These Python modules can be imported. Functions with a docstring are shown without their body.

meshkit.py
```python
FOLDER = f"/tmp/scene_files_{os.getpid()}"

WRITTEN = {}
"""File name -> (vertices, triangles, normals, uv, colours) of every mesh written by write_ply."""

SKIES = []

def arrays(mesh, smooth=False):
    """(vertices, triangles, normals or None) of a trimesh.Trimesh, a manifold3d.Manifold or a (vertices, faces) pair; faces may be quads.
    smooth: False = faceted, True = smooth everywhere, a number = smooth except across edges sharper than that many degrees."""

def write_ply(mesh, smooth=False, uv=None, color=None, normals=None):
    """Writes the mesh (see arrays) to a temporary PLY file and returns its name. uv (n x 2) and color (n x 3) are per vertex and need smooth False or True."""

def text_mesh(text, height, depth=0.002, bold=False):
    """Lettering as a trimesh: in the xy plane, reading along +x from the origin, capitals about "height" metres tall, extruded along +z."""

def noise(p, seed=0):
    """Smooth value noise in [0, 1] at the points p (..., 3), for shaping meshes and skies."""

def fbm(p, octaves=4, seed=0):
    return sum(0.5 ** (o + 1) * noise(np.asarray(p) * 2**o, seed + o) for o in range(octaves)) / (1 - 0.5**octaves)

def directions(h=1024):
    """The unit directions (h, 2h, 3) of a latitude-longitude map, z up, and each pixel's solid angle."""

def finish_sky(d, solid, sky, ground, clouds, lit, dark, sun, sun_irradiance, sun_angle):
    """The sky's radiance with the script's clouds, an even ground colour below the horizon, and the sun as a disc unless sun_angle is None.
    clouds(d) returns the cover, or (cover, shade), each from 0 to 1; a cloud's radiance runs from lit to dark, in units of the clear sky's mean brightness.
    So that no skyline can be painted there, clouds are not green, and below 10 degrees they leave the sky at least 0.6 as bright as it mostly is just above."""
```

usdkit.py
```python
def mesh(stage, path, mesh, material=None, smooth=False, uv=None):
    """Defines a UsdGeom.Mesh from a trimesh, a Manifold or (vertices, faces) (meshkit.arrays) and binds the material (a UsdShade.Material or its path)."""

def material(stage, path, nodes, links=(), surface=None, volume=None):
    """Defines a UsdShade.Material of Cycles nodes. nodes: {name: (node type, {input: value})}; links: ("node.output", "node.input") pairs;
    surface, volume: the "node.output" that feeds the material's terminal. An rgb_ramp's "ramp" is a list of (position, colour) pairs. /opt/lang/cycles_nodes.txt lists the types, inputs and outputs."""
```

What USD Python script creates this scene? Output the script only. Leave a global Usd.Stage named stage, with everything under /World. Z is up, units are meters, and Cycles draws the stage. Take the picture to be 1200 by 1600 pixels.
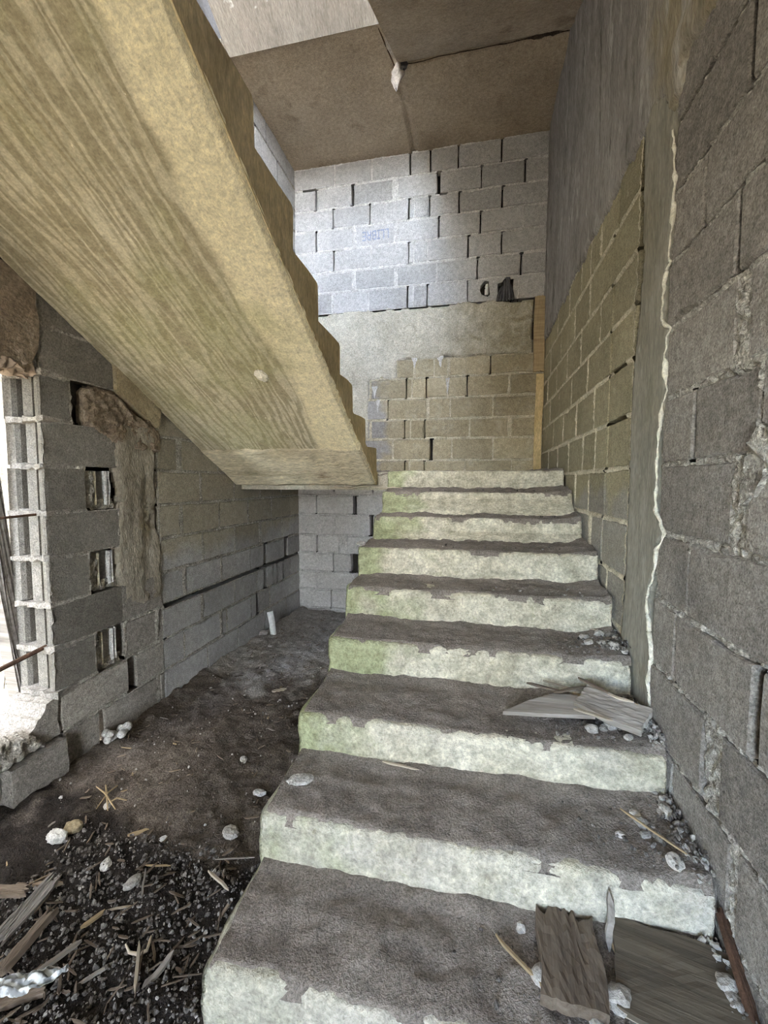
import math, random
import numpy as np, trimesh, usdkit
from shapely.geometry import Polygon
from shapely import affinity
from meshkit import fbm, noise, text_mesh
from pxr import Usd, UsdGeom, UsdLux, UsdShade, Gf, Sdf

# ------------------------------------------------------------------ stage, camera, light
stage = Usd.Stage.CreateInMemory()
UsdGeom.SetStageUpAxis(stage, 'Z')
UsdGeom.Xform.Define(stage, '/World')
UsdGeom.Scope.Define(stage, '/World/Looks')
H = 1.25                       # eye height above the dirt floor; shapes below are written with z = 0 at the eye
EXPOSURE = 3.0
YAW, PITCH, ROLL, FOCAL_PX = math.radians(-12.1), math.radians(-4.0), math.radians(.15), 668.0
cy, sy, cp, sp = math.cos(YAW), math.sin(YAW), math.cos(PITCH), math.sin(PITCH)
fwd = np.array([sy*cp, cy*cp, sp]); rgt = np.array([cy, -sy, 0]); upv = np.cross(rgt, fwd)
r2 = math.cos(ROLL)*rgt + math.sin(ROLL)*upv; u2 = -math.sin(ROLL)*rgt + math.cos(ROLL)*upv
cam = UsdGeom.Camera.Define(stage, '/World/camera')
cam.CreateHorizontalApertureAttr(36.0); cam.CreateFocalLengthAttr(36.0*FOCAL_PX/1200)
cam.CreateClippingRangeAttr(Gf.Vec2f(.02, 500)); cam.CreateExposureAttr(EXPOSURE)
cam.AddTransformOp().Set(Gf.Matrix4d(*[float(v) for v in (*r2, 0, *u2, 0, *(-fwd), 0, 0, 0, H, 1)]))
sky = UsdLux.DomeLight.Define(stage, '/World/sky'); sky.CreateIntensityAttr(1.0)
sky_look = usdkit.material(stage, '/World/Looks/sky', {
    's': ('sky_texture', {'sky_type': 'multiple_scattering', 'sun_elevation': 0.95, 'sun_rotation': 3.3, 'sun_disc': False}),
    't': ('texture_coordinate', {}), 'n': ('noise_texture', {'scale': 2.2, 'detail': 5.0}), 'f': ('map_range', {'from_min': .3, 'from_max': .62, 'to_min': .25, 'to_max': .9, 'clamp': True}),
    'm': ('mix', {'color2': (7.0, 6.6, 5.95)}),      # broken bright cloud over the blue
    'b': ('background_shader', {'strength': 0.55})}, [('t.generated', 'n.vector'), ('n.fac', 'f.value'), ('f.result', 'm.fac'), ('s.color', 'm.color1'), ('m.color', 'b.color')], surface='b.background')
UsdShade.MaterialBindingAPI.Apply(sky.GetPrim()).Bind(sky_look)
sun = UsdLux.DistantLight.Define(stage, '/World/sun'); sun.CreateAngleAttr(.53); sun.CreateIntensityAttr(14.0)
sun.CreateColorAttr(Gf.Vec3f(1, .93, .8))
sun.AddRotateXYZOp().Set(Gf.Vec3f(32, 0, -8))     # high sun in front of the building

# ------------------------------------------------------------------ helpers
rng = np.random.default_rng(11)
counts = {}
def numbered(parent, name):
    k = counts.get((parent, name), 0); counts[(parent, name)] = k + 1
    return name if k == 0 else f'{name}_{k:03d}'
LOC = {}
def tag(p, label=None, cat=None, group=None, kind=None):
    for k, v in (('label', label), ('category', cat), ('group', group), ('kind', kind)):
        if v: p.SetCustomDataByKey(k, v)
    return p
def thing(name, loc=(0, 0, 0), **t):
    path = '/World/' + numbered('/World', name)
    x = UsdGeom.Xform.Define(stage, path); x.AddTranslateOp().Set(Gf.Vec3d(float(loc[0]), float(loc[1]), float(loc[2]) + H))
    LOC[path] = np.array(loc, float)
    tag(x.GetPrim(), **t); return path
def va(m):
    if isinstance(m, trimesh.Trimesh): return np.array(m.vertices), np.array(m.faces)
    v, f = m; f = np.asarray(f)
    if f.shape[1] == 4: f = np.vstack([f[:, [0, 1, 2]], f[:, [0, 2, 3]]])
    return np.asarray(v, float), f
def part(parent, name, m, mat, smooth=False, label=None, kind=None):
    v, f = va(m); path = parent + '/' + numbered(parent, name)
    loc = LOC['/World/' + parent.split('/')[2]]
    p = usdkit.mesh(stage, path, (v - loc, f), M[mat], smooth=smooth)
    tag(p.GetPrim(), label=label, kind=kind); return path
def single(name, m, mat, smooth=False, loc=None, **t):
    v, f = va(m); path = '/World/' + numbered('/World', name)
    if loc is None: loc = np.array([*(v.min(0)[:2] + v.max(0)[:2]) / 2, v[:, 2].min()])
    p = usdkit.mesh(stage, path, (v - loc, f), M[mat], smooth=smooth)
    p.AddTranslateOp().Set(Gf.Vec3d(float(loc[0]), float(loc[1]), float(loc[2]) + H))
    LOC[path] = np.array(loc, float); tag(p.GetPrim(), **t); return path
def cat_(ms):
    vs, fs, n = [], [], 0
    for m in ms:
        v, f = va(m); vs.append(v); fs.append(f + n); n += len(v)
    return np.vstack(vs), np.vstack(fs)
def box(x0, x1, y0, y1, z0, z1):
    m = trimesh.creation.box([x1-x0, y1-y0, z1-z0]); m.apply_translation([(x0+x1)/2, (y0+y1)/2, (z0+z1)/2]); return m
def prism_x(poly, x0, x1):
    """polygon in (y, z) extruded along x"""
    m = trimesh.creation.extrude_polygon(Polygon(poly), x1-x0, engine='earcut')
    v = np.array(m.vertices); return np.stack([v[:, 2] + x0, v[:, 0], v[:, 1]], 1), np.array(m.faces)
def prism_z(poly, z0, z1):
    m = trimesh.creation.extrude_polygon(Polygon(poly), z1-z0, engine='earcut'); m.apply_translation([0, 0, z0]); return m
def grid_faces(nu, nv, keep=None):
    i, j = np.meshgrid(np.arange(nu-1), np.arange(nv-1), indexing='ij')
    if keep is not None: i, j = i[keep], j[keep]
    a = (i*nv + j).ravel()
    return np.stack([a, a+nv, a+nv+1, a+1], 1)
def compact(v, f):
    used = np.unique(f); m = np.full(len(v), -1); m[used] = np.arange(len(used)); return v[used], m[f]
def tube(pts, rad, sides=7, cap=True):
    pts = np.asarray(pts, float); rad = np.broadcast_to(rad, len(pts)); vs = []
    for i, p in enumerate(pts):
        t = pts[min(i+1, len(pts)-1)] - pts[max(i-1, 0)]; t = t/(np.linalg.norm(t) + 1e-9)
        a = np.cross(t, [0, 0, 1] if abs(t[2]) < .9 else [1, 0, 0]); a /= np.linalg.norm(a); b = np.cross(t, a)
        for k in range(sides):
            w = 2*math.pi*k/sides; vs.append(p + rad[i]*(math.cos(w)*a + math.sin(w)*b))
    n = len(pts); fs = []
    for i in range(n-1):
        for k in range(sides):
            k2 = (k+1) % sides; A, B, C, D = i*sides+k, i*sides+k2, (i+1)*sides+k2, (i+1)*sides+k
            fs += [[A, B, C], [A, C, D]]
    if cap:
        for base in (0, (n-1)*sides): fs += [[base, base+k, base+k+1] for k in range(1, sides-1)]
    return np.array(vs), np.array(fs)
def rot(v, rx=0, ry=0, rz=0):
    m = trimesh.transformations.euler_matrix(rx, ry, rz)[:3, :3]; return np.asarray(v) @ m.T

# ------------------------------------------------------------------ materials
M = {}
def grit(name, ramp, s_large=2.5, s_fine=140, fine=.35, bump=.5, bdist=.004, rand=.0, layers=(), rough=.92, stretch=None, spec=.15, wave=None, mid=.16, s_mid=38):
    """Mineral or wooden matter: large-scale colour ramp, fine speckle, layers of stains and painted light with edges of their own, bump from the same noises."""
    n = {'g': ('geometry', {}), 'map': ('mapping', {'scale': stretch or (1, 1, 1)}),
         'nl': ('noise_texture', {'scale': s_large, 'detail': 4.0, 'roughness': .62}),
         'r': ('rgb_ramp', {'ramp': ramp}),
         'nf': ('noise_texture', {'scale': s_fine, 'detail': 2.5, 'roughness': .75}),
         'mf': ('map_range', {'from_min': .3, 'from_max': .7, 'to_min': 1-fine, 'to_max': 1+fine, 'clamp': True}),
         'oi': ('object_info', {}), 'mr': ('map_range', {'from_min': 0.0, 'from_max': 1.0, 'to_min': 1-rand, 'to_max': 1+rand}),
         'nm': ('noise_texture', {'scale': s_mid, 'detail': 2.0, 'roughness': .7}), 'm2': ('map_range', {'from_min': .3, 'from_max': .7, 'to_min': 1-mid, 'to_max': 1+mid, 'clamp': True}), 'm3': ('math', {'math_type': 'multiply'}),
         'mm': ('math', {'math_type': 'multiply'}), 'hs': ('hsv', {'hue': .5, 'saturation': 1.0, 'fac': 1.0}),
         'bu': ('bump', {'strength': bump, 'distance': bdist}), 'p': ('principled_bsdf', {'roughness': rough, 'specular_ior_level': spec})}
    l = [('g.position', 'map.vector'), ('map.vector', 'nl.vector'), ('nl.fac', 'r.fac'), ('map.vector', 'nf.vector'), ('nf.fac', 'mf.value'), ('oi.random', 'mr.value'),
         ('mf.result', 'mm.value1'), ('mr.result', 'mm.value2'), ('map.vector', 'nm.vector'), ('nm.fac', 'm2.value'), ('m2.result', 'm3.value1'), ('mm.value', 'm3.value2'), ('m3.value', 'hs.value'), ('nf.fac', 'bu.height'), ('bu.normal', 'p.normal')]
    col = 'r.color'
    if wave:     # board grain printed in or grown
        n['wm'] = ('mapping', {'scale': wave.get('scale3', (1, 1, 1)), 'rotation': wave.get('rot', (0, 0, 0))})
        n['wv'] = ('wave_texture', {'wave_type': 'bands', 'bands_direction': wave.get('dir', 'x'), 'scale': wave['scale'], 'distortion': wave['dist'], 'detail': 3.0, 'detail_scale': wave.get('dscale', 1.0), 'detail_roughness': .6})
        n['wr'] = ('map_range', {'from_min': .2, 'from_max': .8, 'to_min': 0.0, 'to_max': wave['amt'], 'clamp': True})
        n['wx'] = ('mix', {'mix_type': 'mix', 'color2': wave['color']})
        n['wh'] = ('math', {'math_type': 'multiply_add', 'value2': wave.get('bump', .4)})
        l += [('g.position', 'wm.vector'), ('wm.vector', 'wv.vector'), ('wv.fac', 'wr.value'), ('wr.result', 'wx.fac'), (col, 'wx.color1'),
              ('wv.fac', 'wh.value1'), ('nf.fac', 'wh.value3'), ('wh.value', 'bu.height')]
        l.remove(('nf.fac', 'bu.height')); col = 'wx.color'
    for i, L in enumerate(layers):
        k = f'L{i}'
        n[k+'m'] = ('mapping', {'location': (L.get('seed', i*7.3), 3.1*i, 1.7), 'scale': L.get('stretch', (1, 1, 1))})
        n[k+'n'] = ('noise_texture', {'scale': L['scale'], 'detail': L.get('detail', 3.0), 'roughness': .6, 'distortion': L.get('dist', .0)})
        n[k+'r'] = ('map_range', {'from_min': L['lo'], 'from_max': L['hi'], 'to_min': 0.0, 'to_max': L.get('amt', 1.0), 'clamp': True})
        n[k+'x'] = ('mix', {'mix_type': 'mix', 'color2': L['color']})
        l += [('g.position', k+'m.vector'), (k+'m.vector', k+'n.vector')]
        src = k+'n.fac'
        if 'axis' in L:    # the layer sits on one side of the piece: position along an axis, its edge broken by the noise
            ax, a, b = L['axis']
            n[k+'s'] = ('separate_xyz', {}); n[k+'a'] = ('map_range', {'from_min': a, 'from_max': b, 'to_min': -.5, 'to_max': .5, 'clamp': True})
            n[k+'+'[:0] + 'p'] = ('math', {'math_type': 'add'})
            l += [('g.position', k+'s.vector'), (f'{k}s.{ax}', k+'a.value'), (k+'a.result', k+'p.value1'), (k+'n.fac', k+'p.value2')]
            src = k+'p.value'
        l += [(src, k+'r.value'), (k+'r.result', k+'x.fac'), (col, k+'x.color1')]; col = k+'x.color'
    l += [(col, 'hs.color'), ('hs.color', 'p.base_color')]
    M[name] = usdkit.material(stage, '/World/Looks/' + name, n, l, surface='p.BSDF')

grit('block_left', [(.3, (.26, .252, .245)), (.7, (.38, .37, .36))], 2.2, 170, .4, .75, .006, .14, layers=[
    dict(color=(.27, .235, .165), scale=2.5, lo=.4, hi=.7, amt=.75, axis=('z', .55, 1.05)), dict(color=(.33, .32, .30), scale=9, lo=.6, hi=.8, amt=.4)])
grit('block_shaded', [(.3, (.135, .124, .107)), (.7, (.205, .19, .167))], 2.2, 170, .42, .75, .006, .15, layers=[dict(color=(.24, .225, .2), scale=9, lo=.6, hi=.8, amt=.35), dict(color=(.08, .072, .062), scale=3.3, lo=.56, hi=.78, amt=.4)])  # shaded copy of block: dimness of the near left wall painted in
grit('block_lit', [(.3, (.47, .455, .445)), (.7, (.61, .595, .585))], 2.2, 150, .3, .6, .005, .1, layers=[dict(color=(.7, .69, .68), scale=8, lo=.56, hi=.8, amt=.4)])  # lighter copy of block_pale: brightness below the landing painted into the colour
G = lambda v, w=0.0: (v*(1+w), v, v*(1-w))
OLIVE = (.20, .175, .11)
grit('block', [(.3, (.205, .186, .164)), (.7, (.295, .272, .244))], 2.2, 170, .42, .75, .006, .17, layers=[
    dict(color=(.33, .31, .28), scale=9, lo=.58, hi=.78, amt=.45), dict(color=(.1, .092, .083), scale=3.3, lo=.54, hi=.76, amt=.55), dict(color=(.06, .054, .048), scale=75, lo=.66, hi=.71, amt=.6), dict(color=(.46, .44, .41), scale=60, lo=.69, hi=.73, amt=.5)], mid=.26, s_mid=50)
grit('block_pale', [(.3, (.36, .352, .35)), (.7, (.48, .472, .472))], 2.2, 150, .32, .6, .005, .12, layers=[
    dict(color=(.52, .51, .5), scale=8, lo=.56, hi=.8, amt=.4)])
grit('block_ochre', [(.3, (.29, .25, .17)), (.7, (.42, .365, .255))], 2.0, 150, .35, .6, .005, .14, layers=[
    dict(color=(.42, .385, .30), scale=8, lo=.55, hi=.75, amt=.65), dict(color=OLIVE, scale=3.3, lo=.5, hi=.75, amt=.5),
    dict(color=(.31, .30, .29), scale=3, lo=.45, hi=.6, amt=.95, axis=('x', -.55, -1.1))])
grit('block_olive', [(.3, (.21, .19, .125)), (.7, (.32, .287, .195))], 2.2, 170, .38, .7, .005, .13, layers=[
    dict(color=(.255, .24, .21), scale=3, lo=.45, hi=.6, amt=.95, axis=('z', 1.45, .9)), dict(color=(.46, .42, .31), scale=14, lo=.6, hi=.8, amt=.5)])
grit('core', [(.3, (.03, .027, .024)), (.7, (.05, .046, .042))], 5, 90, .3, .5, .006)  # near black, standing in for deep shade behind open joints
grit('mortar', [(.3, (.22, .205, .18)), (.7, (.40, .375, .33))], 12, 110, .5, .9, .008, layers=[dict(color=(.58, .55, .49), scale=70, lo=.56, hi=.66, amt=.8), dict(color=(.09, .08, .07), scale=60, lo=.62, hi=.7, amt=.7)])
grit('mortar_pale', [(.3, (.44, .43, .42)), (.7, (.62, .61, .60))], 10, 110, .35, .7, .006, layers=[dict(color=(.6, .58, .55), scale=35, lo=.58, hi=.7, amt=.6)])
grit('mortar_ochre', [(.3, (.38, .34, .25)), (.7, (.55, .50, .39))], 10, 110, .4, .7, .006)
grit('column', [(.3, (.20, .188, .155)), (.7, (.30, .283, .24))], 6, 130, .22, .4, .004, stretch=(1, 1, .22), layers=[
    dict(color=(.4, .38, .33), scale=22, lo=.66, hi=.74, amt=.8, stretch=(1, 1, .5)), dict(color=(.17, .15, .09), scale=2, lo=.5, hi=.75, amt=.5)])
grit('render_rough', [(.3, (.235, .208, .165)), (.7, (.34, .305, .25))], 7, 100, .35, .8, .008, stretch=(1, 1, .4), layers=[
    dict(color=(.15, .125, .09), scale=5, lo=.55, hi=.75, amt=.6, stretch=(1, 1, .3))])
grit('fibrous', [(.3, (.17, .13, .095)), (.7, (.29, .235, .18))], 14, 120, .35, .9, .01, stretch=(1, .5, .7), layers=[
    dict(color=(.36, .31, .25), scale=25, lo=.58, hi=.7, amt=.7, stretch=(1, 1, .35))])
grit('upper_concrete', [(.3, (.19, .178, .17)), (.7, (.30, .285, .275))], 5, 90, .25, .8, .008, stretch=(1, 1.2, .25), layers=[
    dict(color=(.09, .08, .07), scale=9, lo=.62, hi=.72, amt=.75, stretch=(1, 1, .18)), dict(color=(.27, .225, .13), scale=2.0, lo=.5, hi=.66, amt=.6, axis=('y', 2.4, .9)),
    dict(color=(.44, .42, .405), scale=12, lo=.56, hi=.72, amt=.65, stretch=(1, 1, .25)), dict(color=(.06, .052, .045), scale=18, lo=.66, hi=.71, amt=.8, stretch=(1, .6, .12))])
grit('beam', [(.3, (.40, .37, .30)), (.7, (.56, .53, .45))], 4, 100, .3, .8, .008, layers=[
    dict(color=(.27, .24, .16), scale=7, lo=.5, hi=.8, amt=.75, dist=1.5, axis=('x', -1.6, 1.2)), dict(color=(.58, .55, .48), scale=11, lo=.58, hi=.75, amt=.55, dist=1.2)])
SL = (math.atan(.54), 0, 0)
GRAIN = dict(scale=6.5, dist=20.0, dscale=1.35, dir='x', scale3=(1, .14, .14), amt=.72, color=(.30, .255, .165), bump=.45)
grit('soffit', [(.3, (.47, .42, .30)), (.7, (.61, .56, .43))], 3.0, 120, .2, .5, .005, wave=GRAIN, layers=[
    dict(color=(.27, .225, .13), scale=2.2, lo=.5, hi=.72, amt=.7, stretch=(1.4, .35, .35)),
    dict(color=(.78, .70, .50), scale=2.4, lo=.48, hi=.62, amt=.95, axis=('x', -1.02, -.72), stretch=(1, .5, .5)),
    dict(color=(.36, .36, .19), scale=1.6, lo=.55, hi=.72, amt=.5), dict(color=(.8, .74, .6), scale=55, lo=.73, hi=.76, amt=.8, stretch=(1, .5, .5))])
grit('soffit_edge', [(.3, (.55, .485, .35)), (.7, (.72, .65, .5))], 7, 90, .3, .9, .012, stretch=(.3, 1, 1), layers=[
    dict(color=(.25, .17, .11), scale=4, lo=.64, hi=.72, amt=.8, stretch=(.6, 1.6, 1.6)), dict(color=(.40, .34, .22), scale=10, lo=.55, hi=.7, amt=.7, stretch=(.25, 1, 1))])
grit('flight_side', [(.3, (.56, .46, .27)), (.7, (.72, .60, .38))], 3, 100, .2, .5, .005, stretch=(1, 1, .4), layers=[
    dict(color=(.36, .285, .16), scale=4, lo=.52, hi=.7, amt=.6)])
grit('pale_slab', [(.3, (.21, .18, .15)), (.7, (.30, .265, .225))], 3, 100, .22, .5, .005, stretch=(1.6, .35, .35), layers=[
    dict(color=(.28, .235, .2), scale=5, lo=.55, hi=.72, amt=.6, stretch=(2, .4, .4)), dict(color=(.62, .58, .53), scale=9, lo=.66, hi=.72, amt=.7)])
grit('ceiling_concrete', [(.3, (.30, .245, .185)), (.7, (.42, .35, .27))], 2.5, 110, .25, .5, .005, layers=[
    dict(color=(.12, .088, .062), scale=5, lo=.6, hi=.76, amt=.6), dict(color=(.13, .1, .07), scale=26, lo=.7, hi=.74, amt=.6, stretch=(1, 3, 1))])
grit('riser', [(.3, (.40, .37, .28)), (.7, (.60, .57, .47))], 6, 90, .3, .9, .007, mid=.22, s_mid=24, layers=[
    dict(color=(.25, .29, .14), scale=3.4, lo=.5, hi=.68, amt=.7, axis=('x', .25, -.75)), dict(color=(.40, .37, .29), scale=8, lo=.6, hi=.72, amt=.5),
    dict(color=(.43, .405, .355), scale=7, lo=.45, hi=.75, amt=.75, axis=('y', 1.9, .5)), dict(color=(.33, .32, .2), scale=26, lo=.62, hi=.7, amt=.4)])  # the y layer paints near risers darker, offsetting the stronger light there
grit('dirt', [(.3, (.172, .150, .131)), (.7, (.275, .243, .214))], 7, 160, .4, .9, .008, rough=1, layers=[
    dict(color=(.23, .205, .18), scale=30, lo=.62, hi=.72, amt=.5), dict(color=(.09, .075, .063), scale=4, lo=.58, hi=.75, amt=.6)])
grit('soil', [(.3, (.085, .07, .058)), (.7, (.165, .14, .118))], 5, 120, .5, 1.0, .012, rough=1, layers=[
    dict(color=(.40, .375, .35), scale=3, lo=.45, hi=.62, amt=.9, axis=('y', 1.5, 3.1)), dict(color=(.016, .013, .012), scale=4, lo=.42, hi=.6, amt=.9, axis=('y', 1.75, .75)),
    dict(color=(.24, .215, .19), scale=60, lo=.68, hi=.74, amt=.6)])
WG = dict(scale=26, dist=3.0, dir='y', scale3=(1, 1, 1), amt=.6, color=(.10, .08, .062), bump=.6)
def wood(name, a, b, w=1.0):
    """sawn wood: grain runs along each board's own x axis"""
    n = {'t': ('texture_coordinate', {}), 'm': ('mapping', {'scale': (3, 45, 45)}), 'n': ('noise_texture', {'scale': 1.0, 'detail': 6.0, 'roughness': .65, 'distortion': .4}),
         'r': ('rgb_ramp', {'ramp': [(.3, a), (.68, b)]}), 'b': ('bump', {'strength': .7, 'distance': .004}), 'oi': ('object_info', {}),
         'mr': ('map_range', {'from_min': 0.0, 'from_max': 1.0, 'to_min': .72, 'to_max': 1.25}), 'h': ('hsv', {'hue': .5, 'saturation': 1.0, 'fac': 1.0}),
         'p': ('principled_bsdf', {'roughness': .85, 'specular_ior_level': .2})}
    M[name] = usdkit.material(stage, '/World/Looks/' + name, n, [('t.object', 'm.vector'), ('m.vector', 'n.vector'), ('n.fac', 'r.fac'), ('n.fac', 'b.height'),
        ('oi.random', 'mr.value'), ('mr.result', 'h.value'), ('r.color', 'h.color'), ('h.color', 'p.base_color'), ('b.normal', 'p.normal')], surface='p.BSDF')
wood('wood_grey', (.16, .14, .12), (.36, .33, .3))
wood('wood_brown', (.10, .075, .055), (.25, .2, .155))
wood('wood_dark', (.045, .036, .027), (.115, .095, .07))
wood('wood_pale', (.34, .29, .22), (.58, .51, .41))
wood('wood_tan', (.25, .185, .11), (.42, .33, .2))
grit('foam', [(.3, (.66, .62, .5)), (.7, (.84, .81, .72))], 20, 120, .2, .6, .005)
grit('foam_yellow', [(.3, (.5, .385, .19)), (.7, (.68, .54, .31))], 6, 120, .2, .5, .005, stretch=(1, 1, .4))
grit('white_plastic', [(.3, (.68, .69, .69)), (.7, (.82, .83, .83))], 5, 60, .08, .15, .002, rough=.45, spec=.4)
grit('wrapper', [(.3, (.62, .66, .67)), (.7, (.78, .81, .82))], 5, 60, .08, .15, .002, rough=.45, spec=.4, wave=dict(scale=17.0, dist=4.0, dir='y', dscale=2.0, amt=.85, color=(.13, .14, .15), bump=.0))
grit('white_crumb', [(.3, (.36, .35, .33)), (.7, (.66, .65, .62))], 40, 110, .35, .9, .008)
grit('stone', [(.3, (.30, .28, .255)), (.7, (.50, .475, .44))], 18, 120, .3, .7, .005, rand=.35)
grit('stone_dark', [(.3, (.06, .053, .047)), (.7, (.2, .185, .17))], 40, 160, .4, .7, .004, rand=.2, layers=[dict(color=(.42, .4, .37), scale=30, lo=.6, hi=.66, amt=.9)])
grit('brown_bag', [(.3, (.26, .195, .15)), (.7, (.42, .335, .27))], 7, 60, .15, .4, .003, rough=.6, spec=.3)
grit('black_plastic', [(.3, (.045, .045, .05)), (.7, (.10, .10, .108))], 8, 90, .2, .3, .002, rough=.55, spec=.4)
grit('rust', [(.3, (.035, .022, .016)), (.7, (.09, .05, .032))], 30, 150, .3, .6, .002)
grit('ink', [(.3, (.24, .265, .37)), (.7, (.37, .395, .47))], 30, 150, .3, .2, .001)
grit('rag', [(.3, (.36, .31, .27)), (.7, (.56, .5, .45))], 9, 120, .25, .6, .004)
grit('stucco', [(.3, (.36, .33, .26)), (.7, (.50, .46, .38))], 3, 60, .2, .9, .012, layers=[dict(color=(.45, .41, .32), scale=2.5, lo=.55, hi=.75, amt=.5)])
grit('yard', [(.3, (.48, .39, .25)), (.7, (.62, .52, .35))], 1.5, 40, .25, .6, .01)
grit('mould', [(.3, (.03, .023, .018)), (.7, (.085, .065, .05))], 25, 120, .4, .8, .004)
grit('ledge', [(.3, (.22, .18, .115)), (.7, (.33, .275, .18))], 5, 110, .3, .6, .005)
grit('plain_concrete', [(.3, (.36, .325, .26)), (.7, (.46, .42, .35))], 2, 60, .2, .4, .005)

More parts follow.
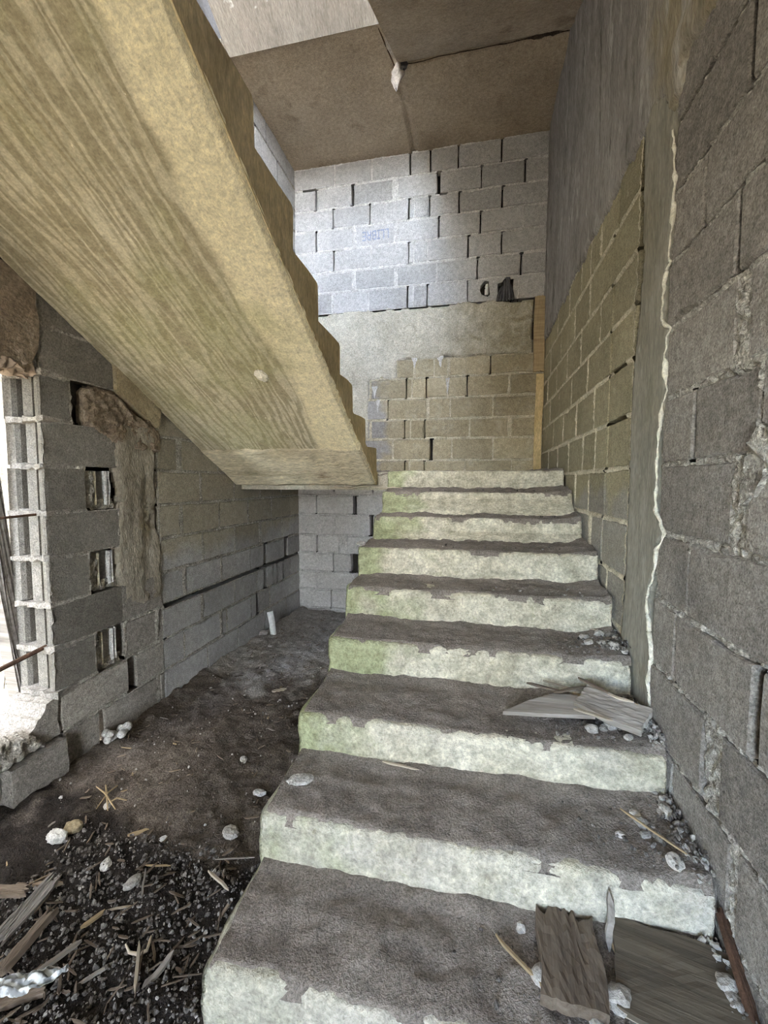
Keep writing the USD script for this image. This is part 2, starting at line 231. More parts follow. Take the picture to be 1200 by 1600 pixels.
# ------------------------------------------------------------------ wall builder
class Wall:
    """A block wall on a plane. u runs along it, z up, d into it (d < 0 stands proud of the block faces)."""
    def __init__(s, name, to3, **t):
        s.path = thing(name, kind='structure', **t); s.to3 = to3; s.gap = .0075; s.rows = []; s.flip = None
    def at(s, u, z, d):
        u, z, d = np.broadcast_arrays(u, z, d); return s.to3(np.asarray(u, float), np.asarray(z, float), np.asarray(d, float))
    def put(s, name, pu, f, mat, smooth=False, label=None, kind=None):
        pu = np.asarray(pu, float); return part(s.path, name, (s.at(pu[:, 0], pu[:, 1], pu[:, 2]), f), mat, smooth, label, kind)
    def row(s, z0, z1, u0, u1, joints, matfn, off=.0025, jit=.0016, gap=None):
        """joints: (u, kind, width). kind m = mortar, t = tight, d = open dark gap"""
        js = sorted([(j if len(j) == 3 else (j[0], j[1], {'m': .014, 't': .007, 'd': .012}[j[1]])) for j in joints if u0 + .03 < j[0] < u1 - .03])
        s.rows.append((z0, z1, u0, u1, js))
        edges = [(u0, 0.0)] + [(j[0], j[2]) for j in js] + [(u1, 0.0)]
        for (a, wa), (b, wb) in zip(edges[:-1], edges[1:]):
            g_ = gap or s.gap
            if b - a > .02: s.block(a + wa/2, b - wb/2, z0 + g_, z1 - g_, matfn((a+b)/2, (z0+z1)/2), rng.uniform(-off, off), jit)
    def block(s, a, b, z0, z1, mat, d0=0.0, jit=.0016, depth=.075, chip=.25):
        w, h = b-a, z1-z0; n = 4 if w > .2 else 2
        ring = [(a + w*k/n, z0) for k in range(n)] + [(b, z0 + h*k/2) for k in range(2)] + [(b - w*k/n, z1) for k in range(n)] + [(a, z1 - h*k/2) for k in range(2)]
        ring = np.array(ring) + rng.normal(0, jit, (len(ring), 2)); c = np.array([(a+b)/2, (z0+z1)/2]); m = len(ring)
        ins = rng.uniform(.003, .0065, m)
        if rng.random() < chip: ins[rng.integers(m)] += rng.uniform(.006, .018)
        dirn = np.sign(c - ring) * np.minimum(1, np.abs(c-ring)/np.array([w/2, h/2])*1.02)**6
        front = ring + dirn*ins[:, None]
        v = np.vstack([[[*c, d0]], np.c_[front, np.full(m, d0) + rng.normal(0, .0006, m)], np.c_[ring, np.full(m, d0) + ins*1.1], np.c_[ring, np.full(m, depth)]])
        f = []
        for k in range(m):
            k2 = (k+1) % m
            f.append([0, 1+k, 1+k2])
            for q in (0, m): f += [[1+q+k, 1+q+m+k, 1+q+m+k2], [1+q+k, 1+q+m+k2, 1+q+k2]]
        s.put('block', v, np.array(f), mat)
    def poly_block(s, pts, mat, d0=0.0, depth=.075, name='block', rough=.002, step=.02):
        """a block or lump of any outline, its edge crumbled"""
        p = Polygon(pts); b = p.exterior; n = max(8, int(b.length/step))
        ring = np.array([b.interpolate(k/n, normalized=True).coords[0] for k in range(n)]) + rng.normal(0, rough, (n, 2))
        q = Polygon(ring).buffer(0)
        if q.geom_type != 'Polygon': q = max(q.geoms, key=lambda g: g.area)
        m = trimesh.creation.extrude_polygon(q, depth - d0, engine='earcut'); v = np.array(m.vertices); v[:, 2] += d0
        v[:, 2] += np.where(v[:, 2] < d0 + 1e-6, rng.normal(0, rough*.5, len(v)), 0)
        return s.put(name, v, m.faces, mat)
    def mortar(s, step, mat, name='mortar_bed', amp=.010, base=.007, open_beds=(), seed=0, freq=45):
        """one sheet of squeezed, crumbling mortar that shows in the joints; nothing in the open ones"""
        for (zlo, zhi, ulo, uhi, mt) in mat:
            U = np.arange(ulo, uhi + step, step); Z = np.arange(zlo, zhi + step, step)
            u, z = np.meshgrid(U, Z, indexing='ij'); dist = np.full(u.shape, 9.0); hole = np.zeros(u.shape, bool)
            for (z0, z1, a, b, js) in s.rows:
                inr = (z >= z0 - .001) & (z <= z1 + .001) & (u >= a - .012) & (u <= b + .012)
                dd = np.minimum(np.abs(z - z0), np.abs(z - z1)) - .006
                for (uj, k, w) in js:
                    if k == 'd': hole |= inr & (np.abs(u - uj) < w/2 + step*.75) & (np.minimum(z-z0, z1-z) > .004)
                    dd = np.minimum(dd, np.abs(u - uj) - w/2)
                dd = np.minimum(dd, np.minimum(np.abs(u-a), np.abs(u-b)) - .002)
                dist = np.where(inr, np.minimum(dist, dd), dist)
            for (z0, z1, a, b) in open_beds: hole |= (z > z0) & (z < z1) & (u > a) & (u < b)
            P = np.stack([u, z, 0*u + seed], -1)
            lump = fbm(P*freq, 3, seed); big = fbm(P*4.0, 2, seed+5)
            d = base - amp*(lump - .35) - .010*(big - .5) + np.maximum(dist, 0)*1.1
            keepv = (dist < .02)
            keep = keepv[:-1, :-1] & keepv[1:, 1:] & keepv[1:, :-1] & keepv[:-1, 1:] & ~(hole[:-1, :-1] | hole[1:, 1:])
            if not keep.any(): continue
            f = grid_faces(len(U), len(Z), keep); v = np.stack([u, z, d], -1).reshape(-1, 3); v, f = compact(v, f)
            s.put(name, v, f, mt, smooth=True)
    def skin(s, u0, u1, z0, z1, step, dfn, inside, mat, name, smooth=True, edge=.075, label=None):
        """a rough concrete or plaster face: a displaced sheet wherever inside(u, z), its rim turned into the wall"""
        U = np.arange(u0, u1 + step*.5, step); Z = np.arange(z0, z1 + step*.5, step); u, z = np.meshgrid(U, Z, indexing='ij')
        ok = inside(u, z); d = dfn(u, z)
        rim = ok & ~(np.roll(ok, 1, 0) & np.roll(ok, -1, 0) & np.roll(ok, 1, 1) & np.roll(ok, -1, 1)); d = np.where(rim, d + .010, d)
        out = ~ok; grow = out & (np.roll(ok, 1, 0) | np.roll(ok, -1, 0) | np.roll(ok, 1, 1) | np.roll(ok, -1, 1) | np.roll(np.roll(ok, 1, 0), 1, 1) | np.roll(np.roll(ok, -1, 0), -1, 1) | np.roll(np.roll(ok, 1, 0), -1, 1) | np.roll(np.roll(ok, -1, 0), 1, 1))
        d = np.where(grow, edge*.45, d); use = ok | grow
        keep = use[:-1, :-1] & use[1:, 1:] & use[1:, :-1] & use[:-1, 1:] & (ok[:-1, :-1] | ok[1:, 1:] | ok[1:, :-1] | ok[:-1, 1:])
        f = grid_faces(len(U), len(Z), keep); v = np.stack([u, z, d], -1).reshape(-1, 3); v, f = compact(v, f)
        return s.put(name, v, f, mat, smooth=smooth, label=label)
def inpoly(pts):
    import shapely
    p = Polygon(pts)
    def f(u, z):
        n = fbm(np.stack([u*9, z*9, 0*u], -1), 3, 3) - .5; n2 = fbm(np.stack([u*9, z*9, 0*u + 7], -1), 3, 4) - .5
        return shapely.contains_xy(p, u + n*.05, z + n2*.05)
    return f
def pitch(first, u0, u1, w=.382, kind='m'):
    """more joints beyond the ones seen, at the block's length"""
    out, u = [], first
    while u < u1: out.append((u, kind)); u += w
    return out
N3 = lambda u, z, k, s=0, o=4: fbm(np.stack([u*k, z*k, 0*u], -1), o, s)

# ------------------------------------------------------------------ rear wall (y = 3.916)
YB = 3.916
rear = Wall('wall_rear', lambda u, z, d: np.stack([u, YB + d, z], -1), label='grey block wall closing the stairwell behind the landing')
rear.gap = .010
part(rear.path, 'backing', box(-1.95, .80, YB + .075, YB + .28, -1.4, 4.6), 'core')
zr = [2.885, 2.69, 2.502, 2.32, 2.132, 1.94, 1.755, 1.56]
up = [[(-1.307, 't'), (-.96, 'm'), (-.611, 'd', .016), (-.434, 'd', .012), (-.194, 'd', .008), (.164, 'd')],
      [(-1.49, 'd', .018), (-1.138, 'd', .024), (-.743, 'm', .055), (-.36, 'd', .026), (.001, 'd', .008), (.358, 'd', .014)],
      [(-1.325, 'd', .01), (-.976, 'd', .008), (-.623, 'd', .012), (-.569, 't'), (-.44, 'd', .01), (-.184, 'd', .014), (.177, 'd', .014)],
      [(-1.49, 'd', .012), (-1.123, 'm', .028), (-.733, 'm', .04), (-.355, 'd', .012), (-.001, 'd', .01), (.349, 't')],
      [(-1.322, 'd', .011), (-.965, 't'), (-.621, 'd', .009), (-.576, 't'), (-.451, 't'), (-.102, 'd', .014), (.18, 'd', .01)],
      [(-1.488, 't'), (-1.129, 'm', .032), (-.737, 'm', .03), (-.37, 't'), (-.018, 'd', .01), (.344, 'd', .016)],
      [(-1.335, 'm'), (-.991, 'm'), (-.629, 'd', .012), (-.578, 't'), (-.453, 'd', .012), (-.101, 'd', .01), (.325, 't')]]
pale = lambda u, z: 'block_pale'
for i, js in enumerate(up):
    if i == 6:       # this course has the two knocked-out holes
        rear.row(zr[7], zr[6], -1.70, -.101, js, pale)
        rear.rows.append((zr[7], zr[6], -.101, .56, [(-.101, 'd', .01), (.325, 't', .006)]))
        a, b, z0, z1 = -.096, .322, zr[7] + .006, zr[6] - .006
        hole1 = [(.004, 1.66), (.012, 1.70), (.045, 1.735), (.078, 1.728), (.083, 1.67), (.093, 1.62), (.07, 1.60), (.02, 1.622)]
        hole2 = [(.155, z0 - .01), (.152, 1.70), (.165, 1.705), (.188, 1.708), (.225, z1 + .01), (.285, z1 + .01), (.282, 1.66), (.272, z0 - .01)]
        blk = Polygon([(a, z0), (b, z0), (b, z1), (a, z1)]).difference(Polygon(hole1)).difference(Polygon(hole2))
        for g in getattr(blk, 'geoms', [blk]):
            if g.area > 1e-4:
                m = trimesh.creation.extrude_polygon(g, .07, engine='earcut'); rear.put('block', np.array(m.vertices), m.faces, 'block_pale')
        rear.block(.329, .56, z0, z1, 'block_pale')
    else: rear.row(zr[i+1], zr[i], -1.70, .56, js, pale)
zc = [1.11, .94, .757, .57, .395, .2, .02]
low = [[(-1.1, 'm'), (-.724, 'm'), (-.562, 'm', .02), (-.382, 't'), (-.254, 'm', .022), (.106, 'd', .008)],
       [(-.97, 'm'), (-.634, 'd', .011), (-.583, 't'), (-.452, 'd', .01), (-.266, 'm', .02), (-.09, 'd', .009), (.271, 'm')],
       [(-1.16, 'm'), (-.804, 'd', .007), (-.435, 'm', .02), (-.235, 't'), (.133, 't')],
       [(-.97, 'm'), (-.646, 'd', .01), (-.595, 't'), (-.463, 'd', .01), (-.063, 't'), (.279, 'm', .03)],
       [(-1.1, 'm'), (-.758, 'm'), (-.403, 'd', .026), (-.216, 't'), (.14, 't')],
       [(-1.0, 'm'), (-.645, 'd', .01), (-.6, 't'), (-.467, 'd', .01), (-.1, 't'), (.3, 't')]]
ochre = lambda u, z: 'block_ochre'
for i, js in enumerate(low): rear.row(zc[i+1], zc[i], -1.70, .56, js, ochre)
zd = [-.129, -.314, -.514, -.689, -.873, -1.05, -1.235]
lo2 = [[(-1.509, 'd', .01), (-1.122, 'd', .036), (-.75, 'm')], [(-1.332, 'm'), (-.96, 'd', .03), (-.6, 'm')], [(-1.508, 'd', .011), (-1.243, 'm', .085), (-.85, 'm')],
       [(-1.343, 'd', .008), (-1.13, 'd', .07), (-.75, 'm')], [(-1.511, 'm'), (-1.14, 'm'), (-.76, 'm')], [(-1.367, 'd', .006), (-.98, 'm')]]
white = lambda u, z: 'block_lit'
for i, js in enumerate(lo2): rear.row(zd[i+1], zd[i], -1.70, .56, js, white)
rear.row(-1.4, -1.235, -1.70, .56, pitch(-1.5, -1.7, .5), white)
rear.row(-.129, .02, -1.70, .56, pitch(-1.33, -1.7, .5), white)
rear.mortar(.009, [(1.5, 2.9, -1.71, .57, 'mortar_pale'), (0, 1.16, -1.71, .57, 'mortar_ochre'), (-1.3, -.1, -1.71, -.3, 'mortar_pale')], amp=.013, base=-.001,
            open_beds=[(2.685, 2.702, -1.62, -1.49), (2.495, 2.508, -.35, -.28)], freq=40)
def beam_in(u, z):
    n = (N3(u, z, 7, 2) - .5)*.055
    b = np.where(u > -.72, 1.105, np.where(u > -.985, .94, .38))
    return (z + n < 1.562) & (z + n > b) & (u < .452 + n*.3) & (u > -1.72)
rear.skin(-1.72, .46, .3, 1.60, .012, lambda u, z: -.008 - .012*(N3(u, z, 6, 8) - .5) - .006*(N3(u, z, 30, 9, 2) - .5), beam_in, 'beam', 'ring_beam', label='pale rough concrete band across the rear wall')
# white plaster drips below the band
for (u, z, w, h) in [(-.56, 1.12, .03, .10), (-.33, 1.12, .035, .10), (-.262, .93, .02, .16), (-.93, .88, .03, .12), (-.90, .76, .02, .13)]:
    rear.poly_block([(u-w, z), (u+w, z), (u+w*.35, z-h*.5), (u+w*.12, z-h), (u-w*.2, z-h*.8), (u-w*.4, z-h*.4)], 'mortar_pale', -.005, .02, 'plaster_drip', .002, .015)
# the stencilled maker's mark stands upside down on its block
t = text_mesh('LLIBRE', .078, .0012, bold=True); tv = np.array(t.vertices); tv[:, 0] *= .245/np.ptp(tv[:, 0])
part(rear.path, 'lettering', (np.stack([-.795 - tv[:, 0], YB - .0035 - tv[:, 2], 2.262 - tv[:, 1] - .02*(tv[:, 0]-.12)], 1), t.faces), 'ink', label='faded blue upside-down lettering LLIBRE')

# ------------------------------------------------------------------ right wall (x = .55)
XR = .55
right = Wall('wall_right', lambda u, z, d: np.stack([XR + d, u, z], -1), label='grey block wall with a cast column beside the stairs')
part(right.path, 'backing', box(XR + .075, XR + .25, -2.2, 4.2, -1.4, 4.6), 'core')
part(right.path, 'plain_face', box(XR, XR + .07, -2.2, -.30, -1.4, 1.2), 'block')
zs = [1.215, 1.03, .83, .64, .452, .25, .055, -.15, -.357, -.56, -.77, -.975, -1.18, -1.38]
near = [[(1.27, 't'), (.88, 'd'), (.49, 'm'), (.1, 'm')], [(1.10, 'd', .022), (.71, 'm'), (.32, 'm'), (-.07, 'm')], [(1.271, 'd', .017), (.88, 'm'), (.49, 'm'), (.1, 'm')],
        [(1.111, 'd', .012), (.72, 'm'), (.33, 'm')], [(1.08, 'm', .05), (.69, 'm'), (.3, 'm')], [(1.27, 'd', .012), (1.0, 't'), (.62, 'm'), (.23, 'm')],
        [(1.05, 'm', .065), (.66, 'm'), (.27, 'm')], [(1.254, 't'), (.86, 'm'), (.47, 'm'), (.08, 'm')], [(1.307, 'd', .012), (.953, 'd', .03), (.56, 'm'), (.17, 'm')],
        [(1.10, 'm', .07), (.7, 'm'), (.31, 'm')], [(1.28, 't'), (.995, 'm', .03), (.6, 'm'), (.21, 'm')], [(1.1, 'm', .04), (.72, 'm'), (.33, 'm')], [(.9, 'm'), (.5, 'm'), (.1, 'm')]]
far = [[(2.92, 't'), (2.6, 'm'), (2.408, 'm'), (2.227, 'm'), (1.969, 'd'), (3.3, 'm'), (3.68, 'm')], [(3.55, 'm'), (3.157, 'm'), (2.748, 'm'), (2.406, 'm'), (2.01, 'd')],
       [(3.3, 'm'), (3.68, 'm'), (2.93, 'm'), (2.571, 'm'), (2.197, 'm'), (2.01, 'd'), (1.757, 'd', .045)], [(3.54, 'm'), (3.16, 'm'), (2.766, 'm'), (2.394, 'm'), (2.008, 'd', .016)],
       [(3.73, 'm'), (3.35, 'm'), (2.99, 'm'), (2.628, 'm'), (2.252, 'm'), (2.013, 'd', .018), (1.762, 'd', .05)], [(3.55, 'm'), (3.18, 'm'), (2.8, 'm'), (2.445, 'm'), (2.209, 'm'), (2.01, 'd', .018)],
       [(3.4, 'm'), (3.0, 'm'), (2.6, 'm'), (2.3, 'm'), (2.03, 'd', .014), (1.75, 'd', .035)], [(2.6, 'm'), (2.246, 'm', .04), (2.035, 'd', .02)], [(2.3, 'm'), (1.95, 'm'), (1.75, 'd', .03)],
       [(2.1, 'm')], [(2.3, 'm')], [(2.1, 'm')], [(2.3, 'm')]]
olive = lambda u, z: 'block_olive'
grey = lambda u, z: 'block'
for i in range(13):
    right.row(zs[i+1], zs[i], -.30, 1.455, near[i], grey, .003)
    right.row(zs[i+1], zs[i], 1.735, 3.93, far[i], olive, .003)
right.mortar(.0055, [(-1.2, 1.22, .62, 1.46, 'mortar')], amp=.026, base=.008, seed=2, freq=62)
right.mortar(.012, [(-1.38, 1.22, -.3, .63, 'mortar')], amp=.017, base=.008, seed=2, freq=45)
right.mortar(.009, [(-.8, 1.22, 1.73, 3.93, 'mortar_ochre')], amp=.014, base=.0, seed=4, freq=45, open_beds=[(.24, .258, 1.78, 2.0), (.445, .458, 1.80, 1.96)])
edge = [(1.47, 1.03), (1.443, .873), (1.446, .751), (1.462, .669), (1.443, .645), (1.476, .636), (1.492, .496), (1.425, .45), (1.445, .433), (1.455, .371), (1.431, .272), (1.463, .202),
        (1.476, .068), (1.467, -.09), (1.397, -.148), (1.449, -.207), (1.46, -.279), (1.509, -.379), (1.484, -.46), (1.446, -.529), (1.465, -.63), (1.442, -.70)]
col_poly = [(1.45, 1.24)] + edge + [(1.44, -1.38), (1.735, -1.38), (1.735, -.6), (1.715, -.34), (1.722, .03), (1.728, .36), (1.69, .57), (1.668, .77), (1.70, 1.0), (1.72, 1.24)]
import shapely
cpoly = Polygon(col_poly)
right.skin(1.38, 1.75, -1.38, 1.24, .009, lambda u, z: -.006 - .004*(N3(u*3, z*.5, 9, 21) - .5) - .003*(N3(u, z, 70, 22, 2) - .5),
           lambda u, z: shapely.contains_xy(cpoly, u + (N3(u, z, 40, 5, 2)-.5)*.012, z), 'column', 'column', label='smooth cast concrete column set into the blocks')
pts, rad = [], []
for (a, b), (c, d) in zip(edge[:-1], edge[1:]):
    for t_ in np.arange(0, 1, .006/max(.006, math.hypot(c-a, d-b))):
        u, z = a + (c-a)*t_, b + (d-b)*t_
        pts.append((XR - .004 + .004*(noise(np.array([u*60, z*60, 1]))-.5), u + .010*(noise(np.array([3, z*55, 1.])) - .5), z)); rad.append(.0022 + .0072*noise(np.array([u*9, z*34, 4.]))**1.6)
part(right.path, 'foam_seam', tube(pts, np.array(rad), 6), 'foam', True, label='thin cream foam bead along the column edge')
# cast concrete above the blocks
def cast_in(u, z):
    n = (N3(u, z, 5, 31) - .5)*.16 + (N3(u, z, 16, 36, 2) - .5)*.05
    b = np.where(u > 1.74, 1.19, np.where(u > 1.40, 1.20 - .12*np.exp(-((u-1.47)/.09)**2), 1.16 + .1*(1.4-u)))
    return z + n > b
right.skin(-.30, 3.93, 1.0, 4.5, .016, lambda u, z: -.012 - .016*(N3(u*2.2, z*.5, 5, 33) - .5) - .012*(N3(u, z, 26, 34, 3) - .5) - .016*np.exp(-((u-1.40)/.10)**2 - ((z-1.2)/.10)**2)*(.4+N3(u, z, 20, 35, 2)),
           cast_in, 'upper_concrete', 'cast_face', label='streaked rough cast concrete above the blocks')
part(right.path, 'plain_face', box(XR, XR + .07, -2.2, -.30, 1.2, 4.5), 'upper_concrete')
# broken pocket where the blocks meet
right.poly_block([(1.03, .02), (1.0, .10), (.95, .125), (.93, .06), (.965, .0), (.99, -.03), (1.03, -.05)], 'mortar', -.010, .03, 'mortar_lump', .006, .012)

# ------------------------------------------------------------------ left wall (x = -1.697)
XL = -1.697
left = Wall('wall_left', lambda u, z, d: np.stack([XL - d, u, z], -1), label='grey block wall under the upper flight with a broken window edge')
part(left.path, 'backing', cat_([box(XL - .20, XL - .075, 1.80, 4.2, -1.4, 4.6), box(XL - .20, XL - .15, 1.47, 1.62, -1.4, 1.5), box(XL - .20, XL - .15, 1.60, 1.80, -1.4, 4.6), box(XL - .20, XL - .075, 1.47, 1.62, .75, 1.5), box(XL - .20, XL - .075, 1.62, 1.80, .75, 4.6),
      box(XL - .2, XL - .03, -2.2, .15, -1.4, 4.6), box(XL - .2, XL - .03, .15, 1.62, .80, 4.6), box(XL - .15, XL - .03, 1.62, 1.80, .80, 4.6), box(XL - .2, XL - .07, .15, 1.47, -1.4, -1.07)]), 'core')
zl = [1.20, 1.01, .82, .62, .43, .248, .06, -.13, -.318, -.508, -.697, -.885, -1.065, -1.27]
front = {1: (1.76, []), 2: (1.76, []), 3: (1.755, []), 4: (1.53, []), 5: (1.755, []), 6: (1.58, []), 7: (1.755, []), 8: (1.583, []), 9: (1.755, []), 10: (1.597, []), 11: None, 12: None}
back = {0: [(2.3, 'm'), (2.7, 'm'), (3.1, 'm'), (3.5, 'm')], 1: [(2.5, 'm'), (2.9, 'm'), (3.3, 'm')], 2: [(2.3, 'm'), (2.7, 'm')], 3: [(2.4, 'm')], 4: [(2.4, 'm')],
        5: [(2.206, 'm', .05), (2.59, 'm')], 6: [(2.40, 'm', .025), (2.78, 'm'), (3.16, 'm'), (3.54, 'm')], 7: [(2.212, 'm', .03), (2.593, 'm', .018), (2.97, 'm', .02), (3.35, 'm'), (3.72, 'm')],
        8: [(2.405, 'm'), (2.775, 'm'), (3.152, 'm', .04), (3.55, 'm')], 9: [(2.223, 'm', .025), (2.601, 'm', .02), (2.984, 't'), (3.222, 'd', .05), (3.62, 'd', .07)],
        10: [(2.382, 'm', .03), (2.76, 't'), (3.08, 't'), (3.222, 'd', .05), (3.36, 'd', .015), (3.44, 'd', .025), (3.56, 'd', .02), (3.70, 't')],
        11: [(2.206, 't'), (2.585, 'm', .02), (2.655, 't'), (2.98, 't'), (3.08, 'd', .04), (3.3, 'm')], 12: [(2.426, 'm'), (2.789, 't'), (3.2, 'd', .02), (3.607, 't')]}
def hollow(u0, u1, z0, z1, mat):
    """a block at the window edge: its broken end shows the cell and the webs"""
    o = rng.uniform(-.006, .006); r = .012
    plan = [(0 + r*.3, u0 + o), (r, u0 + o - .004), (.032, u0 + o), (.038, u0 + .012 + o), (.040, u0 + .06), (.058, u0 + .06), (.062, u0 + .016 + o), (.105, u0 + .012 + o), (.112, u0 + .03), (.116, u0 + .10), (.146, u0 + .10), (.150, u0 + .025 + o),
            (.158, u0 + .008 + o), (.196, u0 + .004 + o), (.2, u0 + .012), (.2, u0 + .13), (.075, u0 + .13), (.075, u1), (0, u1), (0, u0 + .01 + o)]
    m = trimesh.creation.extrude_polygon(Polygon(plan), z1 - z0, engine='earcut'); v = np.array(m.vertices)
    left.put('block', np.c_[v[:, 1], v[:, 2] + z0, v[:, 0]], m.faces, mat)
for i in range(13):
    z0, z1 = zl[i+1], zl[i]
    if front.get(i):
        u1, js = front[i]
        hollow(1.402, u1, z0 + .007, z1 - .007, 'block_shaded'); left.rows.append((z0, z1, 1.40, u1, js))
        # bed of mortar squeezed out across the jamb
        ring = [(1.392 + rng.normal(0, .004), .006 + .0245*k) for k in range(8)]
        p = [(-.008 + rng.normal(0, .003), 1.395)] + [(d, u + rng.normal(0, .006)) for u, d in ring] + [(.2, 1.5), (.0, 1.5)]
        m = trimesh.creation.extrude_polygon(Polygon([(a, b) for a, b in p]).buffer(0), .022, engine='earcut'); v = np.array(m.vertices); v[:, 2] += rng.normal(0, .004, len(v))
        left.put('mortar_bed', np.c_[v[:, 1], v[:, 2] + z0 - .011, v[:, 0]], m.faces, 'block')
    left.row(z0 + .011*(i == 9), z1 - .011*(i == 10), 2.03, 3.93, back.get(i, []), lambda u, z: 'block_left', .003)
left.row(-.885, -.697, 1.775, 2.03, [(1.985, 'm', .02)], grey)
left.row(-.697, -.508, 1.76, 2.03, [], grey)
left.row(-1.065, -.885, 1.42, 2.03, [(1.805, 'd', .055)], grey)
left.row(-1.27, -1.065, 1.43, 2.03, [(1.615, 'd', .028), (1.985, 'm', .025)], grey)
part(left.path, 'plain_face', cat_([box(XL - .03, XL, -2.2, .15, -1.4, 4.6), box(XL - .03, XL, .15, 1.62, .87, 1.5), box(XL - .03, XL, .15, 1.62, .87, 4.6)]), 'plain_concrete')  # unseen pale facing added so the walls bounce more light inside
zz = np.arange(1.20, 2.9, .19)
for k, z0 in enumerate(zz): left.row(z0, min(z0 + .19, 2.89), 1.64, 3.93, pitch(3.74 - .19*(k % 2) - 5*.38, 1.64, 3.9, .38, 'd' if k % 3 else 'm'), lambda u, z: 'block_pale' if u > 2.95 else 'block')
# low blocks under the window
left.poly_block([(1.19, -1.075), (1.408, -1.075), (1.415, -1.20), (1.40, -1.275), (1.19, -1.275)], 'block', -.035, .10, rough=.0012, step=.03)
left.poly_block([(1.18, -1.06), (1.405, -1.06), (1.405, -.89), (1.36, -.905), (1.33, -.95), (1.28, -.99), (1.22, -1.0)], 'block', -.004, .2, rough=.003, step=.02)
left.poly_block([(.15, -1.275), (1.185, -1.275), (1.185, -1.07), (.15, -1.07)], 'block', .02, .075)
left.skin(.95, 1.36, -1.09, -.90, .008, lambda u, z: -.012 - .045*(N3(u, z, 30, 45, 3) - .42) - .02*(N3(u, z, 80, 46, 2)-.5), inpoly([(.97, -1.08), (1.34, -1.075), (1.30, -1.02), (1.25, -.975), (1.14, -.95), (.97, -.93)]), 'mortar', 'mortar_lump')
left.mortar(.0085, [(-1.27, 1.2, 1.40, 3.93, 'mortar'), (1.2, 2.9, 2.4, 3.93, 'mortar')], amp=.018, base=.003, seed=6, freq=50, open_beds=[(-.705, -.688, 2.58, 3.62), (-.895, -.876, 2.03, 2.06)])
# broken cells: crumbled mortar strip, webs and dark pockets between the front blocks and the column
for z0, z1 in ((-.13, .06), (-.508, -.318), (-.885, -.697)):
    def crumble(u0, u1, za, zb, d0):
        left.skin(u0, u1, za, zb, .008, lambda u, z: d0 - .03*(N3(u, z, 45, 41, 3) - .5), lambda u, z: (N3(u, z, 30, 42, 2) > .22), 'mortar', 'mortar_lump')
    crumble(1.585, 1.632, z0 + .01, z1 - .012, .012)
    crumble(1.62, 1.75, z0 + .0, z0 + .045, .02)
    for uw in (1.640, 1.700, 1.716):
        left.block(uw, uw + .011, z0 + .02, z1 - .012, 'mortar_ochre' if uw < 1.69 else 'mortar_pale', .012, .0012, .14)
cp1 = [(1.752, .30), (1.752, .07), (1.765, -.03), (1.752, -.13), (1.758, -.62), (2.03, -.64), (2.035, -.30), (2.02, -.12), (2.02, .05), (2.0, .28)]
left.skin(1.70, 2.06, -.68, .32, .009, lambda u, z: -.004 - .02*(N3(u*1.6, z*.7, 9, 51) - .5) - .014*np.clip(N3(u, z, 40, 52, 3)-.5, 0, 1)
          + .05*np.exp(-((u-1.97)/.05)**2 - ((z+.19)/.09)**2)*N3(u, z, 50, 53, 2), inpoly(cp1), 'render_rough', 'column', label='rough plastered pier between the blocks')
left.skin(1.52, 2.08, .14, .46, .009, lambda u, z: -.006 - .035*(N3(u*1.2+z*1.2, (z-u)*.35, 26, 55) - .5) - .02*(N3(u, z, 60, 56, 2)-.5), inpoly([(1.585, .26), (1.60, .395), (1.68, .435), (1.76, .425), (2.05, .285), (2.06, .15), (1.78, .17)]), 'fibrous', 'plaster_bulge')
left.poly_block([(1.752, .56), (1.79, .54), (2.05, .40), (2.035, .285), (1.95, .33), (1.76, .425)], 'ledge', -.018, .05, 'concrete_ledge', .002, .03)
left.poly_block([(1.53, .44), (1.56, .425), (1.60, .43), (1.62, .40), (1.57, .33), (1.56, .27), (1.58, .245), (1.53, .25), (1.545, .34)], 'core', .03, .06, 'broken_pocket', .003, .02)  # near-black plate painting the shade inside the broken hole
part(left.path, 'pale_pier', box(XL - .06, XL + .012, 2.72, 2.98, 1.2, 2.9), 'pale_slab', label='pale cast pier above the upper flight')
# lintel over the window
lp = [(.10, .80), (1.402, .80), (1.402, .66), (1.402, .56), (1.39, .50), (1.37, .455), (1.33, .43), (1.28, .44), (.10, .42)]
left.poly_block([(a, b) for a, b in lp], 'fibrous', -.006, .2, 'lintel', .003, .03)
left.poly_block([(.10, .86), (1.402, .86), (1.402, .605), (.10, 1.25)], 'ledge', -.02, .02, 'concrete_ledge', .002, .05)

# ------------------------------------------------------------------ floor, ceiling, the rest of the shell
fx = np.arange(-1.72, .56, .014); fy = np.arange(.1, 3.93, .014)
gx, gy = np.meshgrid(fx, fy, indexing='ij'); P = np.stack([gx*.8 + gy*.6, gy*.8 - gx*.6, .3*gx + .2*gy], -1)
fz = -1.235 - .02*np.clip((gy-1.5)/2.4, 0, 1) + .05*(fbm(P*3.2, 3, 61)-.5) + .05*(fbm(P*13, 3, 62)-.5) + .03*(fbm(P*42, 2, 63)-.5) + .03*np.exp(-((gx+1.69)/.10)**2)*fbm(P*9, 2, 64)
floor = thing('floor', kind='structure', label='bare trodden dirt floor beside the stairs')
part(floor, 'dirt_surface', (np.stack([gx, gy, fz], -1).reshape(-1, 3), grid_faces(len(fx), len(fy))), 'soil', True)
part(floor, 'floor_slab', box(-1.9, .6, -2.2, .12, -1.4, -1.235), 'soil')
def ground(x, y):
    i = int(np.clip(round((x + 1.72)/.014), 0, len(fx)-1)); j = int(np.clip(round((y - .1)/.014), 0, len(fy)-1)); return fz[i, j]

